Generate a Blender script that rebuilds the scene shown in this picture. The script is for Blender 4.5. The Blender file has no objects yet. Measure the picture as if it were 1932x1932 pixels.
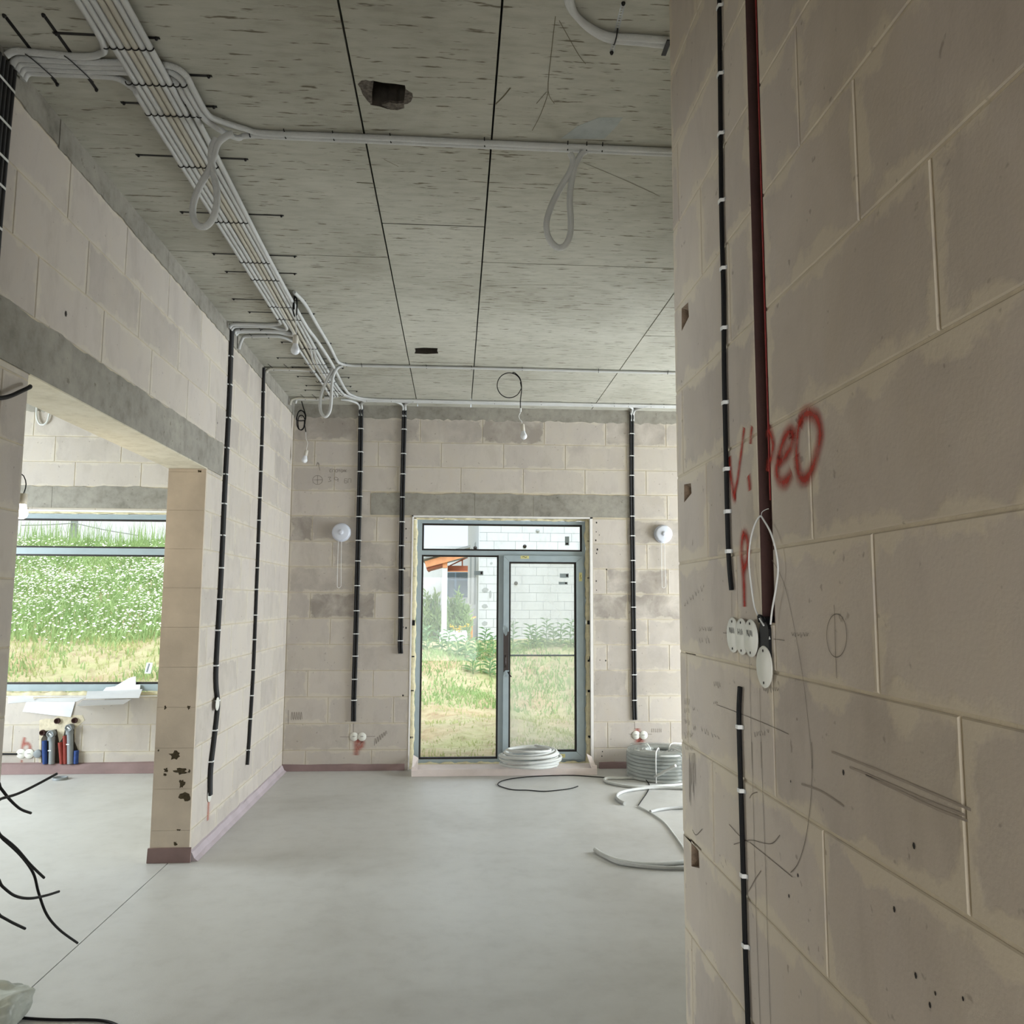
import bpy, bmesh, math, random
import numpy as np
from mathutils import Vector, Matrix
random.seed(7); RS = np.random.RandomState(11)
scene = bpy.context.scene
COL = scene.collection

# ---------------------------------------------------------------- camera
F, YAW, PITCH, ROLL, HC = 1555.09, 0.0671, 0.1074, 0.0048, 1.6173
fwd = Vector((math.sin(YAW)*math.cos(PITCH), math.cos(YAW)*math.cos(PITCH), math.sin(PITCH)))
rgt0 = Vector((math.cos(YAW), -math.sin(YAW), 0)); up0 = rgt0.cross(fwd)
rgt = math.cos(ROLL)*rgt0 + math.sin(ROLL)*up0
upv = -math.sin(ROLL)*rgt0 + math.cos(ROLL)*up0
cam = bpy.data.cameras.new('camera'); camo = bpy.data.objects.new('camera', cam); COL.objects.link(camo)
cam.sensor_width = 36; cam.lens = F/1932*36; cam.clip_start = .05; cam.clip_end = 500
camo.matrix_world = Matrix(((rgt.x, upv.x, -fwd.x, 0), (rgt.y, upv.y, -fwd.y, 0), (rgt.z, upv.z, -fwd.z, HC), (0, 0, 0, 1)))
scene.camera = camo

# ---------------------------------------------------------------- world, sun, added fill lamps in unseen openings
w = bpy.data.worlds.new('overcast_sky'); scene.world = w; w.use_nodes = True
nt = w.node_tree; nt.nodes.clear()
wo = nt.nodes.new('ShaderNodeOutputWorld'); bg = nt.nodes.new('ShaderNodeBackground')
tc = nt.nodes.new('ShaderNodeTexCoord'); nz = nt.nodes.new('ShaderNodeTexNoise'); cr = nt.nodes.new('ShaderNodeValToRGB')
nz.inputs['Scale'].default_value = 3; nz.inputs['Detail'].default_value = 4
cr.color_ramp.elements[0].position = .35; cr.color_ramp.elements[0].color = (.80, .90, 1, 1)
cr.color_ramp.elements[1].position = .65; cr.color_ramp.elements[1].color = (1, 1, 1, 1)
nt.links.new(tc.outputs['Generated'], nz.inputs['Vector']); nt.links.new(nz.outputs['Fac'], cr.inputs['Fac'])
nt.links.new(cr.outputs['Color'], bg.inputs['Color']); nt.links.new(bg.outputs[0], wo.inputs['Surface'])
SKY, SUN, EAST, WEST, SOUTH, BULB = 1.15, 5.0, 350, 255, 110, 11
bg.inputs['Strength'].default_value = SKY
sd = bpy.data.lights.new('sun', 'SUN'); sd.energy = SUN; sd.angle = math.radians(50); sd.color = (1, .99, .97)
so = bpy.data.objects.new('sun', sd); COL.objects.link(so)
so.rotation_euler = (math.radians(30), math.radians(14), 0); so.location = (10, 5, 30)
def area(name, loc, target, sx, sy, power, col):
    l = bpy.data.lights.new(name, 'AREA'); l.shape = 'RECTANGLE'; l.size = sx; l.size_y = sy; l.energy = power; l.color = col
    o = bpy.data.objects.new(name, l); COL.objects.link(o); o.location = loc
    o.rotation_euler = (Vector(target)-Vector(loc)).to_track_quat('-Z', 'Y').to_euler(); return o
area('fill_east_opening', (5.55, 6.6, 1.25), (0, 6.6, 1.25), 2.0, 2.2, EAST, (.86, .94, 1))  # added area lamp brightening the main room from the unseen right side
area('fill_west_opening', (-6.35, 6.15, 1.62), (0, 6.15, 1.62), 2.0, 1.8, WEST, (.84, .94, 1))  # added area lamp brightening the window room from its unseen side
area('fill_south_opening', (-.4, -3.35, 1.35), (-.4, 5, 1.35), 1.8, 2.3, SOUTH, (.95, .98, 1))  # added area lamp behind the camera, lifting the back and right walls
scene.view_settings.view_transform = 'Standard'; scene.view_settings.look = 'None'
scene.view_settings.gamma = 1; scene.view_settings.use_curve_mapping = False
scene.view_settings.exposure = 0.0

# ---------------------------------------------------------------- room dimensions
H, B, L, R = 3.558, 8.175, -1.63, .6406
TH = .24
def ray(px, py): return rgt*((px-966)/F) - upv*((py-966)/F) + fwd
C0 = Vector((0, 0, HC))
def onX(px, py, X): d = ray(px, py); return C0 + d*(X/d.x)
def onY(px, py, Y): d = ray(px, py); return C0 + d*(Y/d.y)
def onZ(px, py, Z): d = ray(px, py); return C0 + d*((Z-HC)/d.z)

# ---------------------------------------------------------------- materials
def nodes_of(name):
    m = bpy.data.materials.new(name); m.use_nodes = True
    n = m.node_tree; p = n.nodes['Principled BSDF']; return m, n, p
def rgb(h):
    h = h.lstrip('#'); c = [int(h[i:i+2], 16)/255 for i in (0, 2, 4)]
    return tuple((x/12.92 if x <= .04045 else ((x+.055)/1.055)**2.4) for x in c) + (1,)
def mul(c, f): return tuple(min(1, x*f) for x in c[:3]) + (1,)
def add_noise(n, vec, scale, detail=4, rough=.55, dist=0):
    t = n.nodes.new('ShaderNodeTexNoise'); t.inputs['Scale'].default_value = scale; t.inputs['Detail'].default_value = detail
    t.inputs['Roughness'].default_value = rough; t.inputs['Distortion'].default_value = dist
    if vec: n.links.new(vec, t.inputs['Vector'])
    return t.outputs['Fac']
def ramp(n, fac, stops):
    r = n.nodes.new('ShaderNodeValToRGB'); e = r.color_ramp.elements
    while len(e) < len(stops): e.new(.5)
    for i, (p, c) in enumerate(stops):
        e[i].position = p; e[i].color = c if len(c) == 4 else tuple(c)+(1,)
    n.links.new(fac, r.inputs['Fac']); return r.outputs['Color']
def mix(n, fac, a, b, mode='MIX'):
    m = n.nodes.new('ShaderNodeMix'); m.data_type = 'RGBA'; m.blend_type = mode
    for s, v in ((m.inputs[0], fac), (m.inputs[6], a), (m.inputs[7], b)):
        if isinstance(v, (int, float)): s.default_value = v
        elif isinstance(v, tuple): s.default_value = v
        else: n.links.new(v, s)
    return m.outputs[2]
def math_n(n, op, a, b=None, clamp=False):
    m = n.nodes.new('ShaderNodeMath'); m.operation = op; m.use_clamp = clamp
    for i, v in enumerate((a, b)):
        if v is None: continue
        if isinstance(v, (int, float)): m.inputs[i].default_value = v
        else: n.links.new(v, m.inputs[i])
    return m.outputs[0]
def position(n, scale=(1, 1, 1)):
    g = n.nodes.new('ShaderNodeNewGeometry'); mp = n.nodes.new('ShaderNodeMapping'); mp.inputs['Scale'].default_value = scale
    n.links.new(g.outputs['Position'], mp.inputs['Vector']); return mp.outputs['Vector']
def bump(n, p, h, strength=.3, dist=.01):
    b = n.nodes.new('ShaderNodeBump'); b.inputs['Strength'].default_value = strength; b.inputs['Distance'].default_value = dist
    n.links.new(h, b.inputs['Height']); n.links.new(b.outputs[0], p.inputs['Normal'])
def plain(name, c, rough=.6, metal=0, var=.08, scale=12, bmp=0, bscale=80, spec=.4, emit=None):
    m, n, p = nodes_of(name); c = rgb(c) if isinstance(c, str) else c
    v = position(n); f = add_noise(n, v, scale)
    n.links.new(ramp(n, f, [(.3, mul(c, 1-var)), (.7, mul(c, 1+var))]), p.inputs['Base Color'])
    p.inputs['Roughness'].default_value = rough; p.inputs['Metallic'].default_value = metal; p.inputs['Specular IOR Level'].default_value = spec
    if bmp: bump(n, p, add_noise(n, v, bscale), bmp)
    if emit: p.inputs['Emission Color'].default_value = emit[0]; p.inputs['Emission Strength'].default_value = emit[1]
    return m
def block_material(name, body, mortar, stain, smear=.016, contrast=.07):
    m, n, p = nodes_of(name); body, mortar, stain = rgb(body), rgb(mortar), rgb(stain)
    t = n.nodes.new('ShaderNodeTexCoord'); sx = n.nodes.new('ShaderNodeSeparateXYZ'); n.links.new(t.outputs['Object'], sx.inputs[0])
    def prop(k):
        a = n.nodes.new('ShaderNodeAttribute'); a.attribute_type = 'OBJECT'; a.attribute_name = k; return a.outputs['Fac']
    x, z = sx.outputs['X'], sx.outputs['Z']
    d = math_n(n, 'MINIMUM', math_n(n, 'MINIMUM', x, math_n(n, 'SUBTRACT', prop('run'), x)), math_n(n, 'MINIMUM', z, math_n(n, 'SUBTRACT', prop('rise'), z)))
    v = position(n); big = add_noise(n, v, 2.3, 5); mid = add_noise(n, v, 9, 5); fine = add_noise(n, v, 130, 3)
    lim = math_n(n, 'MULTIPLY', math_n(n, 'SUBTRACT', mid, .36, True), smear*6)
    edge = math_n(n, 'DIVIDE', math_n(n, 'SUBTRACT', lim, d), .016, True)
    oi = n.nodes.new('ShaderNodeObjectInfo')
    c1 = ramp(n, oi.outputs['Random'], [(0, mul(body, 1-contrast)), (.5, body), (1, mul(body, 1+contrast*.6))])
    c2 = mix(n, math_n(n, 'MULTIPLY', math_n(n, 'SUBTRACT', big, .40, True), 2.0, True), c1, mix(n, .5, c1, mortar))
    st = math_n(n, 'MULTIPLY', prop('tone'), math_n(n, 'MULTIPLY', math_n(n, 'SUBTRACT', add_noise(n, v, 4, 5, .6, .4), .30, True), 3.2, True))
    c3 = mix(n, st, c2, stain)
    mott = ramp(n, add_noise(n, position(n, (1, 1, .45)), 7, 6, .65, .3), [(.32, (.88, .87, .86, 1)), (.5, (1, 1, 1, 1)), (.7, (1.0, .985, .95, 1))])
    c3 = mix(n, .8, c3, mott, 'MULTIPLY')
    c4 = mix(n, math_n(n, 'MULTIPLY', edge, .6), c3, mortar)
    spots = ramp(n, add_noise(n, v, 38, 2), [(.70, (1, 1, 1, 1)), (.76, (.45, .42, .4, 1))])
    n.links.new(mix(n, .55, c4, spots, 'MULTIPLY'), p.inputs['Base Color'])
    p.inputs['Roughness'].default_value = .9; p.inputs['Specular IOR Level'].default_value = .2
    bump(n, p, math_n(n, 'ADD', math_n(n, 'MULTIPLY', fine, .3), math_n(n, 'ADD', math_n(n, 'MULTIPLY', mid, .6), math_n(n, 'MULTIPLY', edge, .3))), .16, .01)
    return m
def concrete(name, base, dark, light, streak=(1, 1, 1), spot=.5, rough=.85, spec=.25, scale=1.0, fineness=.45, speck=0):
    m, n, p = nodes_of(name); base, dark, light = rgb(base), rgb(dark), rgb(light)
    v = position(n); s = position(n, streak)
    a = add_noise(n, v, 1.1*scale, 5, .6, .4); b = add_noise(n, s, 14*scale, 5, .65); f = add_noise(n, v, 160, 2)
    c = ramp(n, a, [(.3, dark), (.5, base), (.72, light)])
    c = mix(n, fineness, c, ramp(n, b, [(.30, mul(dark, .85)), (.5, base), (.7, light)]))
    g = add_noise(n, position(n, tuple(q**1.5 for q in streak)), 22*scale, 3, .6)
    c = mix(n, spot, c, ramp(n, g, [(.27+speck, (.30, .26, .21, 1)), (.33+speck, (1, 1, 1, 1))]), 'MULTIPLY')
    if speck:
        oi = n.nodes.new('ShaderNodeObjectInfo'); c = mix(n, 1, c, ramp(n, oi.outputs['Random'], [(0, (.90, .90, .89, 1)), (1, (1, 1, 1, 1))]), 'MULTIPLY')
    n.links.new(c, p.inputs['Base Color'])
    p.inputs['Roughness'].default_value = rough; p.inputs['Specular IOR Level'].default_value = spec
    bump(n, p, math_n(n, 'ADD', math_n(n, 'MULTIPLY', f, .3), b), .15, .01); return m
def conduit_material(name, c, rough=.5):
    m, n, p = nodes_of(name); c = rgb(c)
    uv = n.nodes.new('ShaderNodeUVMap'); sx = n.nodes.new('ShaderNodeSeparateXYZ'); n.links.new(uv.outputs[0], sx.inputs[0])
    wv = math_n(n, 'SINE', math_n(n, 'MULTIPLY', sx.outputs['Y'], 2*math.pi/.004))
    f = add_noise(n, position(n), 6)
    n.links.new(ramp(n, f, [(.3, mul(c, .9)), (.7, mul(c, 1.06))]), p.inputs['Base Color'])
    p.inputs['Roughness'].default_value = rough; bump(n, p, wv, .35, .0015); return m
def glass(name, veil=0.0, tint=(.97, .99, 1, 1)):
    m = bpy.data.materials.new(name); m.use_nodes = True; n = m.node_tree; n.nodes.clear()
    o = n.nodes.new('ShaderNodeOutputMaterial'); tr = n.nodes.new('ShaderNodeBsdfTransparent'); tr.inputs[0].default_value = tint
    gl = n.nodes.new('ShaderNodeBsdfGlossy'); gl.inputs['Roughness'].default_value = .02
    fr = n.nodes.new('ShaderNodeFresnel'); fr.inputs['IOR'].default_value = 1.3
    mx = n.nodes.new('ShaderNodeMixShader'); n.links.new(fr.outputs[0], mx.inputs[0]); n.links.new(tr.outputs[0], mx.inputs[1]); n.links.new(gl.outputs[0], mx.inputs[2])
    out = mx.outputs[0]
    if veil:
        t2 = n.nodes.new('ShaderNodeBsdfTranslucent'); t2.inputs[0].default_value = (.93, .96, .98, 1)
        m2 = n.nodes.new('ShaderNodeMixShader')
        f = add_noise(n, position(n, (1, 1, .5)), 2.2, 4); rr = math_n(n, 'MULTIPLY', math_n(n, 'SUBTRACT', f, .12, True), veil*2)
        n.links.new(rr, m2.inputs[0]); n.links.new(out, m2.inputs[1]); n.links.new(t2.outputs[0], m2.inputs[2]); out = m2.outputs[0]
    n.links.new(out, o.inputs['Surface']); return m
def spray_material(name, c, density=.8):
    m = bpy.data.materials.new(name); m.use_nodes = True; n = m.node_tree; p = n.nodes['Principled BSDF']
    p.inputs['Base Color'].default_value = rgb(c); p.inputs['Roughness'].default_value = .85; p.inputs['Specular IOR Level'].default_value = .1
    uv = n.nodes.new('ShaderNodeUVMap'); sx = n.nodes.new('ShaderNodeSeparateXYZ'); n.links.new(uv.outputs[0], sx.inputs[0])
    a = math_n(n, 'SUBTRACT', 1, math_n(n, 'ABSOLUTE', math_n(n, 'SUBTRACT', math_n(n, 'MULTIPLY', sx.outputs['X'], 2), 1)))
    a = math_n(n, 'MULTIPLY', math_n(n, 'POWER', a, 1.5), 1.15, True)
    f = add_noise(n, position(n), 400, 2); g = add_noise(n, position(n), 30, 3)
    a = math_n(n, 'MULTIPLY', a, math_n(n, 'ADD', math_n(n, 'MULTIPLY', f, .5), math_n(n, 'MULTIPLY', g, 1.3)), True)
    n.links.new(math_n(n, 'MULTIPLY', a, density), p.inputs['Alpha']); return m

MT = {}
MT['block'] = block_material('aerated_block', '#c3bbb3', '#d0c8b9', '#968e86', .022)
MT['block_near'] = block_material('aerated_block_beige', '#beb4aa', '#d0c5b0', '#978d82', .03)
MT['block_end'] = plain('block_cut_end', '#cfc2b2', .9, var=.10, scale=5, bmp=.15)
MT['torn'] = plain('torn_block', '#8a7866', .95, var=.25, scale=60, bmp=.6)
MT['mortar'] = plain('mortar', '#c6bba6', .95, var=.08, scale=14, bmp=.2)
MT['lintel'] = concrete('lintel_concrete', '#97938a', '#77736a', '#aaa69b', (1, 1, 1), .5)
MT['soffit'] = concrete('soffit_concrete', '#cfc8b4', '#b9b09b', '#dcd7c8', (1, 1, 1), .3)
MT['ceiling'] = concrete('ceiling_concrete', '#b5b3a7', '#989588', '#c5c3b8', (.5, 2.0, 1), .9, .85, .25, 1.0, .35, .055)
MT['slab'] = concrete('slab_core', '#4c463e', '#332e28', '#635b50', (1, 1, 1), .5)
MT['rubble'] = plain('broken_concrete', '#5d564e', .95, var=.55, scale=75, bmp=1.0, bscale=60)
MT['joint'] = plain('joint_grime', '#4b4538', .95)
MT['floor'] = concrete('screed', '#c9c9c6', '#b4b3ae', '#d4d5d3', (1, 1, 1), .05, .4, .5, .6, .2)
MT['membrane'] = plain('mauve_membrane', '#8a7472', .75, var=.15, scale=5, bmp=.1, bscale=20)
MT['membrane_pale'] = plain('lavender_membrane', '#b9adb2', .7, var=.12, scale=4)
MT['chase'] = plain('red_brown_primer', '#4e3733', .9, var=.18, scale=9, bmp=.2)
MT['redfoam'] = plain('red_foam', '#8c2a26', .8, var=.2, scale=40)
MT['conduit'] = conduit_material('grey_conduit', '#c9cac8')
MT['conduit_dirty'] = conduit_material('dusty_conduit', '#bdb8aa')
MT['conduit_white'] = conduit_material('white_conduit', '#dadcd9')
MT['black'] = plain('black_plastic', '#0c0c0e', .6, var=.2, spec=.25)
MT['black_conduit'] = conduit_material('black_conduit', '#0e0e10', .5)
MT['strap'] = plain('black_strap', '#1d1b1a', .5, .3)
MT['steel'] = plain('perforated_steel', '#a5a6a6', .35, .8)
MT['white'] = plain('white_plastic', '#e2e3e1', .4, var=.02)
MT['valve'] = plain('valve_plastic', '#d3d7e2', .35, var=.02)
MT['disc'] = plain('disc_plastic', '#e4e3da', .5, var=.03)
MT['ink'] = plain('ink', '#2a2624', .8)
MT['pencil'] = plain('pencil', '#6f665c', .9)
MT['spray'] = spray_material('red_spray', '#b03a30', .8); MT['spray_faint'] = spray_material('faint_red_spray', '#bb5a4c', .55); MT['pencil_faint'] = plain('faint_pencil', '#8d857d', .9)
MT['film'] = plain('grey_protective_film', '#a3b1b6', .35, var=.05, scale=9)
MT['brown'] = plain('dark_brown_profile', '#33271f', .3, var=.1)
MT['gasket'] = plain('gasket', '#221c19', .5)
MT['foam'] = plain('mounting_foam', '#d9d0ae', .9, var=.12, scale=25, bmp=.5, bscale=50)
MT['tape'] = plain('white_tape', '#e9e6e3', .6, var=.03)
MT['pinkboard'] = plain('pink_insulation', '#f1e4e0', .6, var=.04)
MT['glass'] = glass('window_glass'); MT['hazy'] = glass('dusty_glass', .26)
MT['sticker'] = plain('yellow_sticker', '#d3cd8f', .6)
MT['label'] = plain('glass_sticker', '#8f9a9c', .5)
MT['paper'] = plain('paper', '#eef0f4', .7, var=.02)
MT['print'] = plain('print_blue', '#7f9cc4', .7)
MT['pvc'] = plain('grey_pvc', '#8b9092', .4, var=.06)
MT['bluefoam'] = plain('blue_sleeve', '#2a4580', .7, var=.2, scale=30, bmp=.3)
MT['redpipe'] = plain('red_sleeve', '#8c382e', .6, var=.15, scale=30, bmp=.3)
MT['bulb_off'] = plain('bulb_glass', '#e6e8ec', .25, var=.01)
MT['bulb_on'] = plain('lit_bulb', '#fff3dc', .4, emit=((1, .90, .72, 1), 14))
MT['ceramic'] = plain('lamp_holder', '#cfc9bd', .4)
MT['wrap'] = glass('cling_film', .16)
MT['bag'] = plain('grey_sack', '#aeb3ab', .35, var=.2, scale=15, bmp=.4, bscale=22)
MT['soil'] = None

# ---------------------------------------------------------------- mesh helpers
def link(o, parent=None):
    COL.objects.link(o)
    if parent is not None: o.parent = parent
    return o
def tag(o, label, cat=None, group=None):
    o['label'] = label
    if cat: o['category'] = cat
    if group: o['group'] = group
    return o
def thing(name, label, cat, loc=(0, 0, 0), group=None):
    o = bpy.data.objects.new(name, None); o.location = loc; o.empty_display_size = .1; link(o); return tag(o, label, cat, group)
def structure(o): o['kind'] = 'structure'; return o
class MB:
    def __init__(s): s.v = []; s.f = []; s.uv = []; s.sm = []
    def _add(s, vs, fs, uvs=None, smooth=False):
        b = len(s.v); s.v += [tuple(p) for p in vs]
        for i, f in enumerate(fs):
            s.f.append(tuple(b+k for k in f)); s.uv.append(uvs[i] if uvs else [(0, 0)]*len(f)); s.sm.append(smooth)
        return s
    def box(s, x0, x1, y0, y1, z0, z1):
        v = [(x, y, z) for z in (z0, z1) for y in (y0, y1) for x in (x0, x1)]
        return s._add(v, [(0, 2, 3, 1), (4, 5, 7, 6), (0, 1, 5, 4), (2, 6, 7, 3), (0, 4, 6, 2), (1, 3, 7, 5)])
    def prism(s, poly, d):
        n = len(poly); p = [Vector(q) for q in poly]; d = Vector(d)
        nrm = sum((a.cross(b) for a, b in zip(p, p[1:]+p[:1])), Vector())
        if nrm.dot(d) > 0: p = p[::-1]
        v = p + [q+d for q in p]
        return s._add(v, [tuple(range(n)), tuple(range(2*n-1, n-1, -1))] + [((i+1) % n, i, n+i, n+(i+1) % n) for i in range(n)])
    def tube(s, pts, r, n=8, close=False, cap=True, sub=6):
        P = spline(pts, sub, close) if sub > 1 else [Vector(p) for p in pts]
        m = len(P); rr = r if callable(r) else (lambda t: r)
        T = [((P[(i+1) % m] if close or i < m-1 else P[i]) - (P[i-1] if close or i > 0 else P[i])).normalized() for i in range(m)]
        u = T[0].orthogonal().normalized(); vs = []; Ls = [0]
        for i in range(m):
            u = (u - T[i]*u.dot(T[i])).normalized(); b = T[i].cross(u); q = rr(i/(m-1))
            if i: Ls.append(Ls[-1]+(P[i]-P[i-1]).length)
            vs += [P[i] + (u*math.cos(2*math.pi*k/n) + b*math.sin(2*math.pi*k/n))*q for k in range(n)]
        fs = []; uvs = []
        for i in range(m if close else m-1):
            j = (i+1) % m
            for k in range(n):
                fs.append((i*n+k, i*n+(k+1) % n, j*n+(k+1) % n, j*n+k)); a, c = Ls[i], Ls[j] if j else Ls[i]+.01
                uvs.append([(k/n, a), ((k+1)/n, a), ((k+1)/n, c), (k/n, c)])
        s._add(vs, fs, uvs, True)
        if cap and not close:
            s._add(vs[:n], [tuple(range(n))[::-1]]); s._add(vs[-n:], [tuple(range(n))])
        return s
    def lathe(s, prof, n=20, M=None, close_ends=True):
        M = M or Matrix(); vs = []; fs = []
        for (r, z) in prof: vs += [M @ Vector((r*math.cos(2*math.pi*k/n), r*math.sin(2*math.pi*k/n), z)) for k in range(n)]
        for i in range(len(prof)-1):
            for k in range(n): fs.append((i*n+k, i*n+(k+1) % n, (i+1)*n+(k+1) % n, (i+1)*n+k))
        s._add(vs, fs, None, True)
        if close_ends:
            s._add(vs[:n], [tuple(range(n))[::-1]]); s._add(vs[-n:], [tuple(range(n))])
        return s
    def ribbon(s, pts, wd, nrm, sub=5, off=0.0):
        P = spline(pts, sub) if sub > 1 else [Vector(p) for p in pts]; nrm = Vector(nrm); m = len(P); vs = []; Lc = 0; fs = []; uvs = []; Ls = []
        for i in range(m):
            t = (P[min(i+1, m-1)] - P[max(i-1, 0)]).normalized(); a = nrm.cross(t).normalized()*wd/2
            if i: Lc += (P[i]-P[i-1]).length
            Ls.append(Lc); vs += [P[i]-a+nrm*off, P[i]+a+nrm*off]
        for i in range(m-1):
            fs.append((2*i, 2*i+2, 2*i+3, 2*i+1)); uvs.append([(0, Ls[i]), (0, Ls[i+1]), (1, Ls[i+1]), (1, Ls[i])])
        return s._add(vs, fs, uvs, False)
    def mesh(s, name, mat):
        me = bpy.data.meshes.new(name); me.from_pydata(s.v, [], s.f)
        uv = me.uv_layers.new(name='UVMap'); uv.data.foreach_set('uv', [c for f in s.uv for q in f for c in q])
        me.polygons.foreach_set('use_smooth', s.sm); me.materials.append(mat); me.update(); return me
    def build(s, name, mat, parent=None, loc=(0, 0, 0)):
        o = bpy.data.objects.new(name, s.mesh(name, MT[mat] if isinstance(mat, str) else mat))
        if any(loc): 
            L_ = Vector(loc)
            for v in o.data.vertices: v.co -= L_
            o.location = L_
        return link(o, parent)
def spline(pts, sub=6, close=False):
    P = [Vector(p) for p in pts]; n = len(P)
    if n < 3 and not close: return P
    out = []
    for i in range(n if close else n-1):
        g = lambda k: P[k % n] if close else P[max(0, min(n-1, k))]
        a, b, c, d = g(i-1), g(i), g(i+1), g(i+2)
        for k in range(sub):
            t = k/sub
            out.append(.5*((2*b)+(c-a)*t+(2*a-5*b+4*c-d)*t*t+(3*b-a-3*c+d)*t**3))
    if not close: out.append(P[-1])
    return out
def parent_keep(child, par):
    child.parent = par; child.matrix_parent_inverse = Matrix.Translation(par.location).inverted() if par.location.length else Matrix()
def part(mb, name, mat, par):
    """mesh given in world coordinates, made a part of a thing whose Empty stands at its base"""
    o = mb.build(name, mat); o.parent = par
    q = par; off = Vector()
    while q is not None: off += q.location; q = q.parent
    o.data.transform(Matrix.Translation(-off)); return o

# ---------------------------------------------------------------- block walls
_bm = {}
def block_mesh(l, h, mat, t=.03, pocket=None):
    key = (round(l, 3), round(h, 3), mat, t, pocket)
    if key in _bm: return _bm[key]
    c = .0022; m = MB()
    back = [(0, t, 0), (l, t, 0), (l, t, h), (0, t, h)]; mid = [(0, c, 0), (l, c, 0), (l, c, h), (0, c, h)]; fr = [(c, 0, c), (l-c, 0, c), (l-c, 0, h-c), (c, 0, h-c)]
    v = back+mid+fr; f = []
    for i in range(4):
        j = (i+1) % 4; f += [(i, j, 4+j, 4+i), (4+i, 4+j, 8+j, 8+i)]
    if not pocket: f.append((8, 9, 10, 11)); m._add(v, f)
    else:
        x0, x1, z0, z1, d = pocket
        v += [(x0, 0, z0), (x1, 0, z0*1.1), (x1*.97, 0, z1), (x0*1.05, 0, z1*1.03), (x0+.006, d, z0+.004), (x1-.004, d*.6, z0+.006), (x1-.006, d*.6, z1-.006), (x0+.008, d, z1-.004)]
        for i in range(4):
            j = (i+1) % 4; f += [(8+i, 8+j, 12+j, 12+i), (12+i, 12+j, 16+j, 16+i)]
        f.append((16, 17, 18, 19)); m._add(v, f)
    _bm[key] = m.mesh('block', MT[mat])
    if pocket:
        _bm[key].materials.append(MT['torn'])
        for q in _bm[key].polygons:
            if min(_bm[key].vertices[i].index for i in q.vertices) >= 12: q.material_index = 1
    return _bm[key]
def subtract(rects, hole):
    out = []; a0, a1, b0, b1 = hole
    for (u0, u1, z0, z1) in rects:
        if u1 <= a0 or u0 >= a1 or z1 <= b0 or z0 >= b1: out.append((u0, u1, z0, z1)); continue
        if u0 < a0: out.append((u0, a0, z0, z1))
        if u1 > a1: out.append((a1, u1, z0, z1))
        m0, m1 = max(u0, a0), min(u1, a1)
        if z0 < b0: out.append((m0, m1, z0, b0))
        if z1 > b1: out.append((m0, m1, b1, z1))
    return out
def block_wall(parent, to_world, rot, u0, u1, zs, holes, mat, gap=.006, length=.625, shift=.0, tones=(), pockets=(), recess=True):
    """zs: course lines from below up; to_world(u,z) -> location of a block's lower front corner"""
    for k, (za, zb) in enumerate(zip(zs[:-1], zs[1:])):
        s = u0 - ((shift + (k % 3)*length*.34) % length)
        while s < u1:
            a, b = max(s, u0), min(s+length, u1); s += length
            if b-a < .03: continue
            rs = [(a, b, za, zb)]
            for h in holes: rs = subtract(rs, h)
            for (c, d, e, f) in rs:
                if d-c < .02 or f-e < .02: continue
                pk = None
                for (pu, pz, pw, ph, pd) in pockets:
                    if c < pu-pw/2 and pu+pw/2 < d and e < pz-ph/2 and pz+ph/2 < f:
                        pk = (round(pu-pw/2-c, 3), round(pu+pw/2-c, 3), round(pz-ph/2-e, 3), round(pz+ph/2-e, 3), pd)
                o = bpy.data.objects.new('block', block_mesh(d-c-gap, f-e-gap, mat, pocket=pk))
                o.location = to_world(c+gap/2, e+gap/2); o.rotation_euler = (0, 0, rot)
                o['run'] = d-c-gap; o['rise'] = f-e-gap
                tn = 0.0
                for (tu, tz, tv) in tones:
                    if c <= tu <= d and e <= tz <= f: tn = tv
                o['tone'] = float(tn if tn else random.choice((0, 0, 0, .15, .3)))
                link(o, parent)
def courses(top, bottom, step=.25):
    z = [top]
    while z[-1]-step > bottom+.03: z.append(z[-1]-step)
    z.append(bottom); return z[::-1]
REC = .0035
ZS = courses(3.44, 0)

# back wall (main room and window room share it)
DX0, DX1, DZ = -.442, 1.361, 2.456            # door opening
WX0, WX1, WZ0, WZ1 = -4.75, -2.35, .70, 2.47  # window opening
EX, WXX, SY = 5.4, -6.2, -3.2                 # inner faces of the outer walls out of view
mb = MB(); TB = .38
def wall_core_back(x0, x1, holes):
    rs = [(x0, x1, 0, H)]
    for h in holes: rs = subtract(rs, h)
    for (a, b, c, d) in rs: mb.box(a, b, B+REC, B+TB, c, d)
wall_core_back(WXX-.3, EX+.3, [(DX0, DX1, -1, DZ), (WX0, WX1, WZ0, WZ1)])
wall_back = structure(mb.build('wall_back', 'mortar'))
LX0, LX1 = -.85, 1.755
def tonesB(lst): return [(onY(x, y, B).x, onY(x, y, B).z, t) for x, y, t in lst]
toneb = tonesB([(560, 990, .9), (600, 1140, .95), (640, 1040, .5), (700, 1000, .35), (565, 1085, .8), (690, 1090, .5), (620, 1085, .5), (1150, 1090, .75), (1230, 1100, .85), (1150, 1145, .95), (1240, 1140, .9), (1240, 1010, .7), (1150, 1280, .4), (860, 810, .5), (1000, 815, .8), (1150, 810, .8), (1240, 815, .7), (640, 815, .5), (740, 830, .5), (565, 800, .7), (1150, 1030, .35), (1190, 1180, .4)])
block_wall(wall_back, lambda u, z: (u, B, z), 0, L, EX, ZS, [(DX0, DX1, -1, DZ), (LX0, LX1, 2.455, 2.675)], 'block', shift=.41, tones=toneb)
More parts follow.
